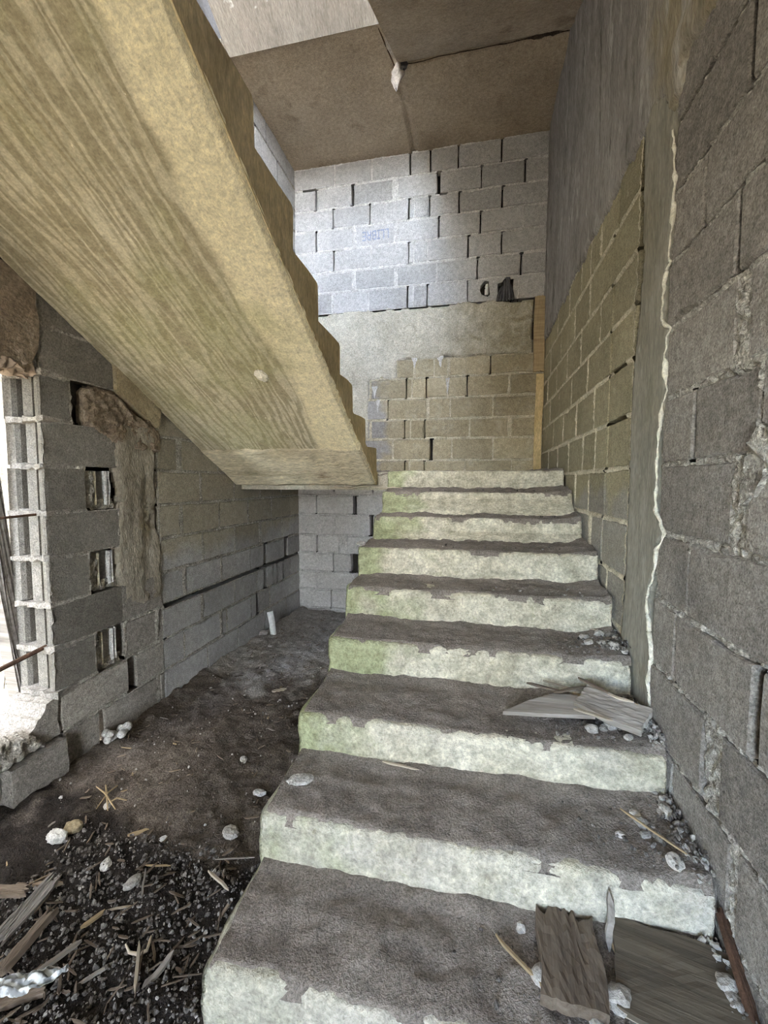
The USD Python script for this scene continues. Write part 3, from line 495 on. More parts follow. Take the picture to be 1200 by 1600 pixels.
ceil = thing('ceiling', kind='structure', label='brown board-marked concrete soffit of the landing above')
U = np.arange(-1.72, .57, .02); V = np.arange(2.81, 3.94, .02); gu, gv = np.meshgrid(U, V, indexing='ij'); P = np.stack([gu, gv, 0*gu], -1)
cz = 2.88 + .006*(fbm(P*4, 3, 71)-.5) + .05*np.exp(-((gv-3.105 - .02*(fbm(P*6, 2, 75)-.5))/.014)**2)*(gu > -.52)*np.clip(.3 + fbm(P*9, 2, 76), 0, 1) + .02*((np.abs(gu + .585 - .03*(gv-3.3)) < .016) & (gv > 3.12))
for (cx_, cy_, r_) in [(-.62, 3.42, .03), (-.30, 3.28, .022), (.15, 3.25, .022), (-1.2, 3.25, .025)]: cz += .01*(np.hypot(gu-cx_, gv-cy_) < r_)
k_ = (gu < -.575) | (gv > 3.09)
part(ceil, 'board_marked_face', compact(np.stack([gu, gv, cz], -1).reshape(-1, 3), grid_faces(len(U), len(V), (k_[:-1, :-1] & k_[1:, 1:]))), 'ceiling_concrete', True)
xs_ = np.arange(-.53, .535, .008); wl = .002 + .016*fbm(np.stack([xs_*9, 0*xs_, 0*xs_], -1), 3, 77)**2*(.5 + (xs_ + .53)); yl = 3.105 + .02*(fbm(np.stack([xs_*7, 0*xs_ + 3, 0*xs_], -1), 3, 78)-.5)
part(ceil, 'mould_streak', (np.concatenate([np.stack([xs_, yl - wl, 0*xs_ + 2.868], 1), np.stack([xs_, yl, 0*xs_ + 2.864], 1), np.stack([xs_, yl + wl*(.6 + .8*noise(np.stack([xs_*60, 0*xs_, 0*xs_], -1))), 0*xs_ + 2.872], 1)]),
     np.array([[k*len(xs_) + i, k*len(xs_) + i + 1, (k+1)*len(xs_) + i + 1, (k+1)*len(xs_) + i] for k in range(2) for i in range(len(xs_)-1)])), 'mould', label='black mouldy seam')
part(ceil, 'landing_slab', cat_([box(-1.72, -.572, 2.82, 4.0, 2.91, 3.05), box(-.572, .56, 3.11, 4.0, 2.94, 3.05)]), 'ceiling_concrete')
c2 = thing('ceiling', kind='structure', label='concrete floor slab of the storey above')
part(c2, 'slab', box(-1.72, .56, -2.2, .18, 1.24, 1.38), 'plain_concrete')
wf = thing('wall_front', kind='structure', label='pale unseen front wall, its openings and upper piers shaped to control the light')
part(wf, 'pier', cat_([box(-1.9, -.85, -2.25, -2.1, -1.4, 1.4), box(-.15, .8, -2.25, -2.1, -1.4, 1.4), box(-.85, -.15, -2.25, -2.1, .75, 1.4)]), 'plain_concrete')  # unseen; opening narrowed to cut the light on the lower stairs
part(wf, 'upper_pier', cat_([box(-.60, .8, .02, .15, 1.38, 4.6), box(-1.9, -.60, .02, .15, 1.38, 1.95)]), 'plain_concrete')  # unseen pier and sill added to block light from the rear wall
part(wf, 'upper_ceiling', box(-.56, .56, .02, 1.2, 4.45, 4.6), 'plain_concrete')
yd = thing('ground', kind='structure', label='pale sunlit earth outside')
part(yd, 'yard_surface', cat_([box(-14, 14, -16, -2.25, -1.5, -1.36), box(-14, -1.9, -2.25, 12, -1.5, -1.36)]), 'yard')
ew = thing('wall_exterior', kind='structure', label='bright stuccoed wall outside the window')
gy_, gz_ = np.meshgrid(np.arange(-3.0, 4.4, .025), np.arange(-1.4, 2.4, .025), indexing='ij'); P = np.stack([gy_, gz_, 0*gy_], -1)
part(ew, 'stucco_face', (np.stack([-3.05 + .012*(fbm(P*30, 3, 81)-.5), gy_, gz_], -1).reshape(-1, 3), grid_faces(*gy_.shape)), 'stucco', True)
part(ew, 'wall_body', box(-3.3, -3.06, -3.0, 4.4, -1.4, 2.4), 'stucco')

# ------------------------------------------------------------------ the stairs
S = [(2.849, .076), (2.591, -.058), (2.345, -.193), (2.03, -.322), (1.81, -.470), (1.577, -.620), (1.28, -.770), (1.018, -.910), (.755, -1.055)]
XS0, XS1 = -.565, .535
flight = thing('stair_flight', (0, .755, -1.25), label='raw concrete stair flight with pale mossy risers and dirt-covered treads', cat='staircase')
def step_mesh(y0, y1, zb, zt, x0, x1, seed):
    prof = [(y0, zb + (zt - zb - .016)*k/11) for k in range(12)] + [(y0 + .004, zt - .006), (y0 + .012, zt - .001)] + [(y0 + .02 + (y1 - y0 - .02)*k/10, zt) for k in range(11)]
    prof = np.array(prof); nrm = np.zeros_like(prof); nrm[:12, 0] = -1; nrm[12] = (-.8, .6); nrm[13] = (-.4, .9); nrm[14:, 1] = 1
    X = np.linspace(x0, x1, 90); n = len(prof); x, k = np.meshgrid(X, np.arange(n), indexing='ij'); y = prof[k, 0]; z = prof[k, 1]
    P = np.stack([x, y, z], -1); d = .008*(fbm(P*5 + seed, 3, seed) - .5) + .006*(fbm(P*30, 2, seed+1)-.5)
    nose = np.exp(-((k-12)/2.2)**2); chip = np.clip(fbm(np.stack([x*11, 0*x+seed, 0*x], -1), 3, seed+2) - .52, 0, 1)*.05 + np.clip(fbm(np.stack([x*40, 0*x+seed, 0*x], -1), 2, seed+3) - .5, 0, 1)*.03
    d = d - nose*chip
    y2 = y + nrm[k, 0]*d; z2 = z + nrm[k, 1]*d
    x2 = x + np.where(k >= 0, (np.clip((x0 + .05 - x)/.05, 0, 1))*(.018*(fbm(np.stack([0*x + seed, y*14, z*14], -1), 3, seed+4)-.5)), 0)
    v = np.stack([x2, y2, z2], -1).reshape(-1, 3); f = [va((v, grid_faces(90, n)))[1]]
    for e in (0, 89):
        c = len(v); v = np.vstack([v, [[v[e*n, 0], y1, zb]]]); r = e*n + np.arange(n); f.append(np.stack([np.full(n-1, c), r[:-1], r[1:]], 1))
    return v, np.vstack(f)
def dirt_mesh(y0, y1, z, x0, x1, seed, thick=.012):
    X = np.arange(x0, x1, .011); Y = np.arange(y0 + .006, y1 + .012, .009); x, y = np.meshgrid(X, Y, indexing='ij'); P = np.stack([x*.8 + y*.6, y*.8 - x*.6, .3*x + .2*y], -1)
    t = (y - y0)/(y1 - y0)
    lip = .002 + .022*np.clip(fbm(np.stack([x*5, 0*x + seed, 0*x], -1), 3, seed+4) - .48, 0, 1) + .03*np.clip(fbm(np.stack([x*28, y*28, 0*x], -1), 2, seed+6) - .45, 0, 1)
    h = z - .030 + .0315*np.clip((y - y0 - lip)/.014, 0, 1) + thick*np.clip(t*1.8 - .1, 0, 1) + (.022*(fbm(P*6, 3, seed)-.5) + .016*(fbm(P*17, 3, seed+7)-.5))*np.clip(t*3, .08, 1) + .014*(fbm(P*42, 3, seed+1)-.5)*np.clip(t*5, .25, 1) + .02*np.clip((t-.8)*5, 0, 1)*fbm(P*9, 2, seed+2) + .03*np.clip((x-.40)/.13, 0, 1)*fbm(P*14, 2, seed+3)
    return np.stack([x, y, h], -1).reshape(-1, 3), grid_faces(len(X), len(Y))
for k, (y0, z0) in enumerate(S):
    if k == 0: continue
    zb = S[k+1][1] - .03 if k + 1 < len(S) else -1.30
    sp_ = part(flight, 'step', step_mesh(y0, S[k-1][0] + .02, zb, z0, XS0, XS1, 100 + 7*k), 'riser', True)
    part(sp_, 'tread_dirt', dirt_mesh(y0, S[k-1][0], z0, XS0 + .012, XS1 + .01, 300 + 9*k, .016 if k > 4 else .012), 'dirt', True, label='grey brown dirt lying on the tread', kind='stuff')
part(flight, 'waist_slab', prism_x([(.80, -1.30), (1.05, -1.30), (2.9, -.30), (2.9, -.06), (2.62, -.08)], XS0 + .02, XS1 - .005), 'riser')
part(flight, 'landing_nosing', step_mesh(2.849, 3.0, -.085, .076, -.585, .535, 97), 'riser', True)
landing = thing('stair_landing', (0, 3.4, -.06), label='half landing slab at the top of the mossy flight', cat='landing')
part(landing, 'slab', cat_([box(-1.69, -.59, 2.87, 3.91, -.055, .068), box(-.59, .53, 3.0, 3.91, -.055, .068)]), 'beam')
part(landing, 'dirt_layer', dirt_mesh(2.86, 3.91, .074, -1.6, .54, 399), 'dirt', True, kind='stuff')
# upper flight, climbing back towards the viewer above the dirt floor
UY = [2.824, 2.532, 2.245, 2.026, 1.735, 1.49, 1.225, .96, .69, .43]; UZ = [.222, .377, .524, .667, .825, .98, 1.12, 1.25, 1.375]
X0, X1 = -1.69, -.655
upper = thing('stair_flight', (X0/2 + X1/2, 2.8, -.02), label='upper concrete flight seen from below with wood-grain marks on its yellowish soffit', cat='staircase')
top = lambda y: .06 + .535*(2.86 - y)
part(upper, 'waist_slab', prism_x([(2.84, -.02), (2.84, .06), (.2, top(.2)), (.2, 1.39), (2.812, -.012)], X0, X1), 'flight_side')
for k in range(9):
    ya, yb_ = UY[k], UY[k+1]; e = rng.normal(0, .004, 4)
    part(upper, 'step', prism_x([(ya + e[0], top(ya) - .05), (ya + e[1], UZ[k] - .012), (ya - .012, UZ[k] + e[2]), (ya - .1, UZ[k] + .002), (yb_ - .02, UZ[k] + e[3]), (yb_ - .02, top(yb_) - .05)], X0, X1 - rng.uniform(0, .004)), 'flight_side')
def soffit_skin(ya, yb_, lift, mat, name, seed, jag=.006, step=.011, amp=.006, label=None):
    X = np.arange(X0, X1 + .004, step); Y = np.arange(ya, yb_ + step*.4, step); x, y = np.meshgrid(X, Y, indexing='ij'); P = np.stack([x*2.5, y*.6, 0*x + seed], -1)
    d = lift + amp*(fbm(P*6, 3, seed)-.5) + .004*(fbm(np.stack([x*40, y*40, 0*x], -1), 2, seed+1)-.5) + .014*np.exp(-((x - X1 + .08)/.10)**2)*(mat == 'soffit')
    ed = np.clip((x - X1 + step*1.5)/(step*1.5), 0, 1); x = x + ed*jag*2*(fbm(np.stack([0*x, y*45, 0*x], -1), 3, seed+2)-.35)
    z = 1.5 - .54*y; v = np.stack([x, y - d*.475, z - d*.88], -1)
    rim = np.zeros(x.shape, bool); rim[-1] = True; rim[:, -1] = lift > .008; rim[:, 0] = lift > .008
    v[..., 2] += np.where(rim, .02 + lift, 0)
    return part(upper, name, (v.reshape(-1, 3), grid_faces(len(X), len(Y))), mat, True, label)
soffit_skin(.21, 2.41, .006, 'soffit', 'soffit_face', 501)
soffit_skin(2.395, 2.815, .010, 'soffit_edge', 'rough_strip', 511, amp=.02, label='rough pale strip at the foot of the soffit')
sc = trimesh.creation.icosphere(3, 1.0); sv = np.array(sc.vertices); sv *= (.012 + .03*fbm(sv*2.2, 3, 5))[:, None]*np.array([1, 1.3, .45]); sv = rot(sv, -math.atan(.54))
part(upper, 'spalled_patch', (sv + [-.975, 1.85, .487], sc.faces), 'foam', True, label='small cream scab on the soffit')
for k in range(12):   # torn formwork fibres under the lower edge
    x = rng.uniform(-1.0, -.62); a = np.array([x, 2.80 + .03*rng.random(), -.03 - .018*rng.random()]); L = rng.uniform(.05, .2)
    part(upper, 'wood_fibre', tube([a, a + [L*.5, rng.normal(0, .006), rng.normal(0, .006)], a + [L, rng.normal(0, .01), rng.normal(0, .012)]], [.0045, .004, .0015], 5), 'wood_pale')
f3 = thing('stair_flight', (0, 1.7, 2.1), label='sloping brown soffit of the next storey\'s flight above the stairs', cat='staircase')
part(f3, 'waist_slab', prism_x([(3.105, 2.88), (3.105, 3.02), (.2, 1.46), (.2, 1.32)], -.572, .535), 'ceiling_concrete')
for k in range(11): part(f3, 'step', prism_x([(3.08 - .26*k, 2.98 - .14*k), (3.08 - .26*k, 2.86 - .14*k), (2.82 - .26*k, 2.72 - .14*k), (2.82 - .26*k, 2.98 - .14*k)], -.572, .545), 'ceiling_concrete')
f4 = thing('stair_flight', (-1.1, 1.7, 3.5), label='pale smooth underside of the topmost flight at the head of the stairwell', cat='staircase')
part(f4, 'waist_slab', prism_x([(2.82, 2.872), (2.82, 3.04), (.1, 4.50), (.1, 4.335)], X0, -.59), 'pale_slab')

# ------------------------------------------------------------------ loose things
def board(L, W, T, seed, tips=(.1, .1), bow=0.0):
    """a broken board along +x: splintered ends, split edges; origin at its middle, underside at z = 0"""
    r = np.random.default_rng(seed); n = 15; ys = np.linspace(-W/2, W/2, n); end = [np.sort(r.uniform(0, t, n))[r.permutation(n)] for t in tips]
    nx = 12; v = []
    for j, y in enumerate(ys):
        a, b = -L/2 + end[0][j]*L, L/2 - end[1][j]*L
        for i in range(nx):
            t = i/(nx-1); x = a + (b-a)*t; yy = y + (.03*W*math.sin(t*7 + seed) if j in (0, n-1) else 0); v.append((x, yy, bow*(1 - (2*t-1)**2)))
    v = np.array(v); up_ = v + [0, 0, T]; up_[:, 2] += r.normal(0, T*.05, len(v)); f = va((v, grid_faces(n, nx)))[1]; N = len(v)
    loop = [i for i in range(nx)] + [j*nx + nx-1 for j in range(1, n)] + [(n-1)*nx + i for i in range(nx-2, -1, -1)] + [j*nx for j in range(n-2, 0, -1)]
    side = [[loop[k], loop[(k+1) % len(loop)], loop[(k+1) % len(loop)] + N, loop[k] + N] for k in range(len(loop))]
    return np.vstack([v, up_]), np.vstack([f[:, ::-1], f + N, va((v, side))[1]])
def sliver(L, W, T, seed):
    r = np.random.default_rng(seed); n = 7; t = np.linspace(0, 1, n); w = W*np.minimum(1, np.minimum(t*6 + .25, (1-t)*5 + .1)); y0 = np.cumsum(r.normal(0, W*.12, n))
    v = np.array([[(t_ - .5)*L, y + s*w_/2, z] for t_, y, w_ in zip(t, y0, w) for s, z in ((-1, 0), (1, 0), (.8, T), (-.8, T))]); f = []
    for i in range(n-1):
        for k in range(4):
            a, b = i*4 + k, i*4 + (k+1) % 4; f += [[a, b, b+4], [a, b+4, a+4]]
    f += [[0, 1, 2], [0, 2, 3], [4*n-4, 4*n-3, 4*n-2], [4*n-4, 4*n-2, 4*n-1]]
    return v, np.array(f)
def lump(r, seed, sub=2, rough=.45, sq=(1, .85, .6)):
    m = trimesh.creation.icosphere(sub, 1.0); v = np.array(m.vertices); v = v*(1 - rough/2 + rough*fbm(v*1.9 + seed, 3, seed) + .5*rough*np.round(2*fbm(v*1.3 - seed, 2, seed+1))/2 + .5*rough*(fbm(v*4.5 + seed, 2, seed+2) - .5))[:, None]*np.array(sq)*r; return v, np.array(m.faces)
def lay(name, m, mat, x, y, z, rz=0, rx=0, ry=0, smooth=False, parts=None, **t):
    """stands a mesh at a place as one thing of its own, turned about its own origin so that its material keeps to it"""
    v, f = m; path = '/World/' + numbered('/World', name)
    v = rot(v, rx, ry, 0)
    p = usdkit.mesh(stage, path, (v, f), M[mat], smooth=smooth); p.AddTranslateOp().Set(Gf.Vec3d(float(x), float(y), float(z) + H)); p.AddRotateZOp().Set(math.degrees(rz))
    tag(p.GetPrim(), **t); return p
def span(name, a, b, W, T, mat, seed, kind='sliver', lift=0.0, tilt=0.0, zz_=None, **t):
    L = math.hypot(b[0]-a[0], b[1]-a[1]); x, y = (a[0]+b[0])/2, (a[1]+b[1])/2; z = (ground(x, y) if zz_ is None else zz_) + lift
    m = sliver(L, W, T, seed) if kind == 'sliver' else board(L, W, T, seed, (.12, .2))
    return lay(name, m, mat, x, y, z, math.atan2(b[1]-a[1], b[0]-a[0]), tilt, rng.normal(0, .05) if kind == 'sliver' else 0, **t)

# boards in the corner of the floor
span('plank', (-1.20, .79), (-1.225, .985), .036, .022, 'wood_grey', 1, 'board', .035, .5, label='thick grey squared plank end, the largest of the floor timbers', cat='plank')
span('plank', (-1.13, .75), (-1.15, .92), .032, .016, 'wood_brown', 2, 'board', .012, -.3, label='brown weathered plank lying beside the thick grey one', cat='plank')
span('plank', (-1.38, .915), (-1.27, .937), .03, .012, 'wood_brown', 3, 'board', .015, .2, label='short reddish brown plank end pointing to the window wall', cat='plank')
span('plank', (-1.10, .715), (-1.0, .785), .05, .014, 'wood_brown', 4, 'board', .006, .1, label='brown board piece under the striped white plastic', cat='plank')
span('lath', (-1.055, .785), (-1.01, .868), .014, .008, 'wood_grey', 5, lift=.01, label='thin grey lath leaning out of the dark pile', cat='lath')
span('lath', (-.772, .812), (-.745, .897), .017, .006, 'wood_grey', 6, lift=.008, label='flat grey lath next to the lowest step', cat='lath')
span('lath', (-.845, .885), (-.763, .784), .009, .005, 'wood_pale', 7, lift=.008, label='long pale stick across the gravel', cat='stick')
span('lath', (-.944, .794), (-.904, .862), .008, .006, 'wood_grey', 8, lift=.008, label='short grey stick standing out of black gravel', cat='stick')
span('lath', (-1.35, .94), (-1.28, 1.04), .008, .005, 'wood_brown', 9, lift=.006, label='thin brown lath behind the planks', cat='lath')
span('lath', (-1.30, .97), (-1.21, .99), .016, .008, 'wood_brown', 19, lift=.006, label='flat brown lath crossing behind the plank ends', cat='lath')
span('bark_strip', (-1.05, .9), (-1.028, .958), .014, .006, 'wood_tan', 10, lift=.006, label='tan bark strip in the middle of the litter', cat='bark')
span('straw', (-1.028, .962), (-.957, .988), .006, .004, 'wood_pale', 11, lift=.006, label='pale straw touching the tan bark strip', cat='straw')
span('stick', (-.796, 1.11), (-.70, 1.066), .009, .006, 'wood_pale', 12, lift=.01, label='pale stick aimed at the stairs, with a white tip', cat='stick')
span('stick', (-.682, 1.056), (-.693, 1.0), .009, .006, 'wood_brown', 13, lift=.008, label='short brown stick at the foot of the stairs', cat='stick')
span('stick', (-.996, 1.08), (-.935, 1.0), .006, .005, 'wood_grey', 14, lift=.008, label='thin grey stick beside the pale flakes', cat='stick')
span('wood_chip', (-1.172, 1.196), (-1.12, 1.237), .017, .006, 'wood_tan', 15, lift=.006, label='tan wood chip near the white foam block', cat='wood chip')
span('wood_chip', (-1.162, 2.26), (-1.085, 2.298), .03, .006, 'wood_pale', 16, lift=.006, label='pale torn chip halfway along the dirt floor', cat='wood chip')
span('twig', (-.81, 1.166), (-.69, 1.205), .004, .003, 'wood_grey', 17, lift=.008, label='thin twig reaching to the third step', cat='twig')
span('twig', (-1.03, 1.112), (-.945, 1.127), .005, .004, 'wood_tan', 18, lift=.008, label='thin tan twig behind the pale flakes', cat='twig')
w = thing('dry_weed', (-1.39, 1.32, ground(-1.39, 1.32)), label='dry branching weed stalk on the dirt floor', cat='weed')
for (a, b) in [((-1.48, 1.367), (-1.306, 1.282)), ((-1.458, 1.39), (-1.329, 1.271)), ((-1.40, 1.40), (-1.375, 1.26)), ((-1.36, 1.30), (-1.30, 1.33))]:
    z_ = ground(-1.39, 1.32) + .012; part(w, 'stalk', tube([(*a, z_), ((a[0]+b[0])/2, (a[1]+b[1])/2, z_ + .016), (*b, z_)], [.002, .0035, .002], 5), 'wood_tan')
rt = [(-.893, .89), (-.87, .878), (-.845, .88), (-.826, .889), (-.83, .905), (-.845, .926)]
single('root', tube([(x, y, ground(x, y) + .012) for x, y in rt], [.002, .004, .005, .005, .004, .002], 6), 'wood_pale', True, label='pale curled root on the black gravel', cat='root')
# striped plastic strip
U = np.linspace(0, 1, 50); Vv = np.linspace(-1, 1, 14); u, v_ = np.meshgrid(U, Vv, indexing='ij'); wd = .020*np.sin(np.clip(u*1.0 + .08, 0, 1)*math.pi)**.6 + .004
px_ = -1.075 + .128*u - v_*wd*.4; py_ = .708 + .063*u + v_*wd; pz_ = -1.185 + .010*np.cos(v_*1.4) + .005*np.sin(v_*9 + u*5) + .004*np.sin(u*14) + .022*(fbm(np.stack([u*9, v_*2.5, 0*u], -1), 3, 19) - .5); px_ = px_ + .014*(fbm(np.stack([u*8, v_*2, 0*u + 4], -1), 3, 20) - .5); py_ = py_ + .016*(fbm(np.stack([u*8, v_*2, 0*u + 9], -1), 3, 21) - .5)
single('plastic_wrapper', (np.stack([px_, py_, pz_], -1).reshape(-1, 3), grid_faces(50, 14)), 'wrapper', True, label='crumpled white plastic wrapper with dark stripes lying on the dark litter', cat='wrapper')
lay('foam_block', lump(.026, 3, 3, 1.0, (1.2, .7, .6)), 'white_crumb', -1.38, 1.118, ground(-1.38, 1.118) + .012, smooth=True, label='ragged white foam lump with a brown stone behind it', cat='foam')
lay('stone', lump(.026, 5, 2, .7, (1, .8, .6)), 'ledge', -1.365, 1.165, ground(-1.365, 1.165) + .012, label='ochre brown stone behind the white foam lump', cat='stone')
pb = thing('crumpled_paper', (-1.645, 1.63, ground(-1.64, 1.63)), label='bubbly white foam ball by the foot of the block wall', cat='foam')
for k in range(14):
    o = rng.normal(0, 1, 3)*np.array([.017, .02, .012]) + [-1.645, 1.63, ground(-1.64, 1.63) + .025]; v, f = lump(rng.uniform(.012, .019), 40+k, 2, .35, (1, 1, 1)); part(pb, 'bubble', (v + o, f), 'white_crumb', True)
for k, (x, y, r_, mt, lab) in enumerate([(-.997, 1.659, .018, 'white_crumb', 'white crumbly lump in the middle of the dirt floor'), (-.824, 1.484, .02, 'white_crumb', 'white flat lump close to the stair side'),
      (-1.14, 1.074, .018, 'white_crumb', 'whitish flake lying flat on dark soil'), (-1.015, 1.047, .02, 'stone', 'grey shell-like flake next to a thin stick'), (-.822, 1.275, .026, 'stone', 'rounded grey stone near the lower steps'),
      (-1.05, 1.217, .012, 'white_plastic', 'small bluish white pebble on dark soil'), (-1.69, 3.13, .04, 'stone', 'grey stone leaning by the white tube'), (-1.36, 1.30, .015, 'stone', 'small pale stone beside the weed stalk')]):
    lay('stone' if mt == 'stone' else 'debris_flake', lump(r_, 60+k, 2, .5, (1.2, .8, .5)), mt, x, y, ground(x, y) + r_*.2, rng.uniform(0, 3), label=lab, cat='stone' if mt == 'stone' else 'flake')
pt = thing('plastic_tube', (-1.62, 3.18, ground(-1.62, 3.18)), label='short white plastic tube standing tilted by the wall', cat='tube')
a = np.array([-1.60, 3.16, ground(-1.60, 3.16) - .01]); part(pt, 'tube_wall', tube([a, a + [-.02, .02, .09], a + [-.045, .03, .185]], [.024, .025, .026], 14, False), 'white_plastic', True)
part(pt, 'tube_inside', tube([a, a + [-.02, .02, .09], a + [-.0445, .03, .183]], [.021, .022, .023], 14), 'stone_dark', True)
for k, (x, y) in enumerate([(-.92, 2.07), (-1.06, 1.83), (-1.3, 2.5), (-1.5, 2.9), (-1.2, 1.75), (-1.42, 2.05), (-1.0, 2.5), (-1.25, 1.5), (-.95, 1.35), (-1.52, 1.75)]):
    lay('soil_clod', lump(rng.uniform(.012, .024), 80+k, 2, .5), 'soil', x, y, ground(x, y) + .003, rng.uniform(0, 3), label='dark crumbly soil clod half sunk in the dirt floor', cat='clod', group='clods on the dirt floor')
SPL = 'small loose wood splinter scattered on the dirt floor'
for k in range(34):
    x, y = rng.uniform(-1.6, -.7), rng.uniform(.95, 3.2)
    if x > -.62 - .12*(y < 1): continue
    lay('splinter', sliver(rng.uniform(.02, .06), rng.uniform(.004, .011), .003, 700+k), ['wood_brown', 'wood_tan', 'wood_grey', 'wood_dark'][k % 4], x, y, ground(x, y) + .003, rng.uniform(0, 3.1), label=SPL, cat='splinter', group='splinters on the dirt floor')
def pebbles(n, where, zf, r0, r1, seed):
    r = np.random.default_rng(seed); ms = []; ico = trimesh.creation.icosphere(0, 1.0); b = np.array(ico.vertices)
    for _ in range(n):
        x, y = where(r); s_ = r0 + (r1-r0)*r.random()**2.5; v = b*(1 + r.normal(0, .18, (12, 1)))*s_*np.array([1, .8, .6]); v = rot(v, *r.uniform(0, 6, 3)); ms.append((v + [x, y, zf(x, y) + s_*.3], ico.faces))
    return cat_(ms)
single('gravel', pebbles(2600, lambda r: (-.60 - .75*r.random()**1.0, .66 + .55*r.random()**1.2), ground, .003, .010, 5), 'stone_dark', label='black and white gravel and crumbs beside the lowest steps', cat='gravel', kind='stuff')
single('gravel', pebbles(900, lambda r: (-1.68 + 1.05*r.random(), 1.1 + 2.7*r.random()), ground, .002, .009, 6), 'soil', label='fine crumbs strewn over the dirt floor', cat='gravel', kind='stuff')
single('gravel', pebbles(900, lambda r: (-.60 - .72*r.random(), .66 + .5*r.random()**1.2), ground, .002, .007, 15), 'stone', label='pale grit mixed into the dark gravel beside the steps', cat='gravel', kind='stuff')
single('wood_litter', cat_([(rot(sliver(rng.uniform(.02, .07), rng.uniform(.003, .008), .003, 900+k)[0], rng.normal(0, .2), rng.normal(0, .2), rng.uniform(0, 3.1)) + [x, y, ground(x, y) + .006], sliver(.05, .005, .003, 900+k)[1])
      for k, (x, y) in enumerate(zip(rng.uniform(-1.35, -.68, 130), .68 + .5*rng.random(130)**1.3))]), 'wood_brown', label='fine wood litter over the dark corner of the floor', cat='wood litter', kind='stuff')

single('wood_litter', cat_([(rot(sliver(rng.uniform(.012, .04), rng.uniform(.003, .008), .003, 1200+k)[0], rng.normal(0, .2), rng.normal(0, .2), rng.uniform(0, 3.1)) + [x, y, ground(x, y) + .004], sliver(.05, .005, .003, 1200+k)[1])
      for k, (x, y) in enumerate(zip(rng.uniform(-1.62, -.72, 190), rng.uniform(1.15, 3.6, 190)))]), 'wood_brown', label='small brown chips trodden into the dirt floor', cat='wood litter', kind='stuff')
single('gravel', pebbles(420, lambda r: (-1.66 + 1.0*r.random(), 1.15 + 2.6*r.random()), ground, .002, .008, 26), 'stone', label='pale crumbs trodden into the dirt floor', cat='gravel', kind='stuff')
# on the treads
def tz(k): return S[k][1] + .004
lay('broken_board', board(.21, .125, .028, 21, (.03, .22)), 'wood_brown', .215, .925, tz(8) + .012, 1.50, .03, .0, label='short rotten brown board broken off, below the second riser', cat='board')
p = lay('plywood_sheet', board(.24, .19, .012, 22, (.02, .03)), 'wood_dark', .425, .915, tz(8) + .024, -.22, .08, 0, label='dark square plywood offcut in the corner by the wall', cat='plywood')
lay('plywood_splinter', board(.26, .022, .01, 23, (.05, .3)), 'wood_pale', .39, .828, tz(8) + .014, -.30, .1, 0, label='long pale splintered edge below the dark plywood', cat='splinter')
lay('plywood_splinter', sliver(.17, .010, .006, 24), 'wood_tan', .335, .91, tz(8) + .020, -1.25, label='tan splintered strip along the dark plywood edge', cat='splinter')
ss = sliver(.115, .016, .008, 25); lay('standing_splinter', (rot(ss[0], 0, -1.25, 0), ss[1]), 'wood_grey', .312, .992, tz(8) + .062, 1.45, label='grey splinter standing between the board and the plywood', cat='splinter')
lay('stick', sliver(.15, .007, .006, 26), 'wood_tan', .118, .895, tz(8) + .014, -.75, label='thin tan stick beside the rotten board', cat='stick')
lay('stone', lump(.026, 27, 2, .5), 'stone', .30, .868, tz(8) + .02, .5, label='grey rubble stone between the board and the plywood', cat='stone')
lay('stone', lump(.024, 28, 2, .5), 'stone', .515, .93, tz(8) + .03, .5, label='grey stone on the corner of the dark plywood', cat='stone')
po = prism_z([(-.15, -.055), (-.02, -.045), (.13, -.03), (.15, .02), (.10, .075), (.02, .07), (-.06, .02)], 0, .013)
lay('plywood_offcut', (np.array(po.vertices), po.faces), 'wood_grey', .245, 1.42, tz(6) + .034, .02, .10, 0, label='pointed thin plywood offcut on the third tread', cat='plywood')
lay('splintered_block', board(.20, .105, .022, 32, (.04, .03)), 'wood_grey', .43, 1.42, tz(6) + .048, -.62, .28, .05, label='splintered grey plywood block lying over the pointed offcut', cat='plywood')
for k, (x, y, L, rz, mt) in enumerate([(.36, 1.53, .24, -.12, 'wood_pale'), (.42, 1.47, .2, -.55, 'wood_tan'), (.33, 1.50, .14, .4, 'wood_brown'), (.44, 1.46, .13, -.6, 'wood_pale'), (.39, 1.50, .12, -1.0, 'wood_brown'), (.47, 1.40, .1, -.3, 'wood_grey'), (.36, 1.36, .11, -.5, 'wood_pale'), (.24, 1.50, .12, .1, 'wood_brown')]):
    lay('splinter', sliver(L, .012, .005, 40+k), mt, x, y, tz(6) + .052 + .009*(k % 5), rz, .2, rng.normal(0, .08), label='wood splinter in the heap on the third tread', cat='splinter', group='splinters of the heap on the third tread')
lay('stick', sliver(.10, .006, .005, 49), 'wood_pale', .47, 1.80, tz(5) + .03, -.62, label='pale stick on the rubble by the column foot', cat='stick')
lay('stick', sliver(.16, .005, .004, 50), 'wood_tan', .44, 1.12, tz(7) + .045, -.85, label='thin tan stick on the gravelly second tread', cat='stick')
lay('stick', sliver(.12, .008, .004, 51), 'wood_pale', -.215, 1.262, tz(7) + .02, -.12, label='pale chip at the back of the second tread', cat='wood chip')
RUB = ['small broken rubble stone on the %s tread by the wall' % o for o in ('first', 'second', 'third', 'fourth')]
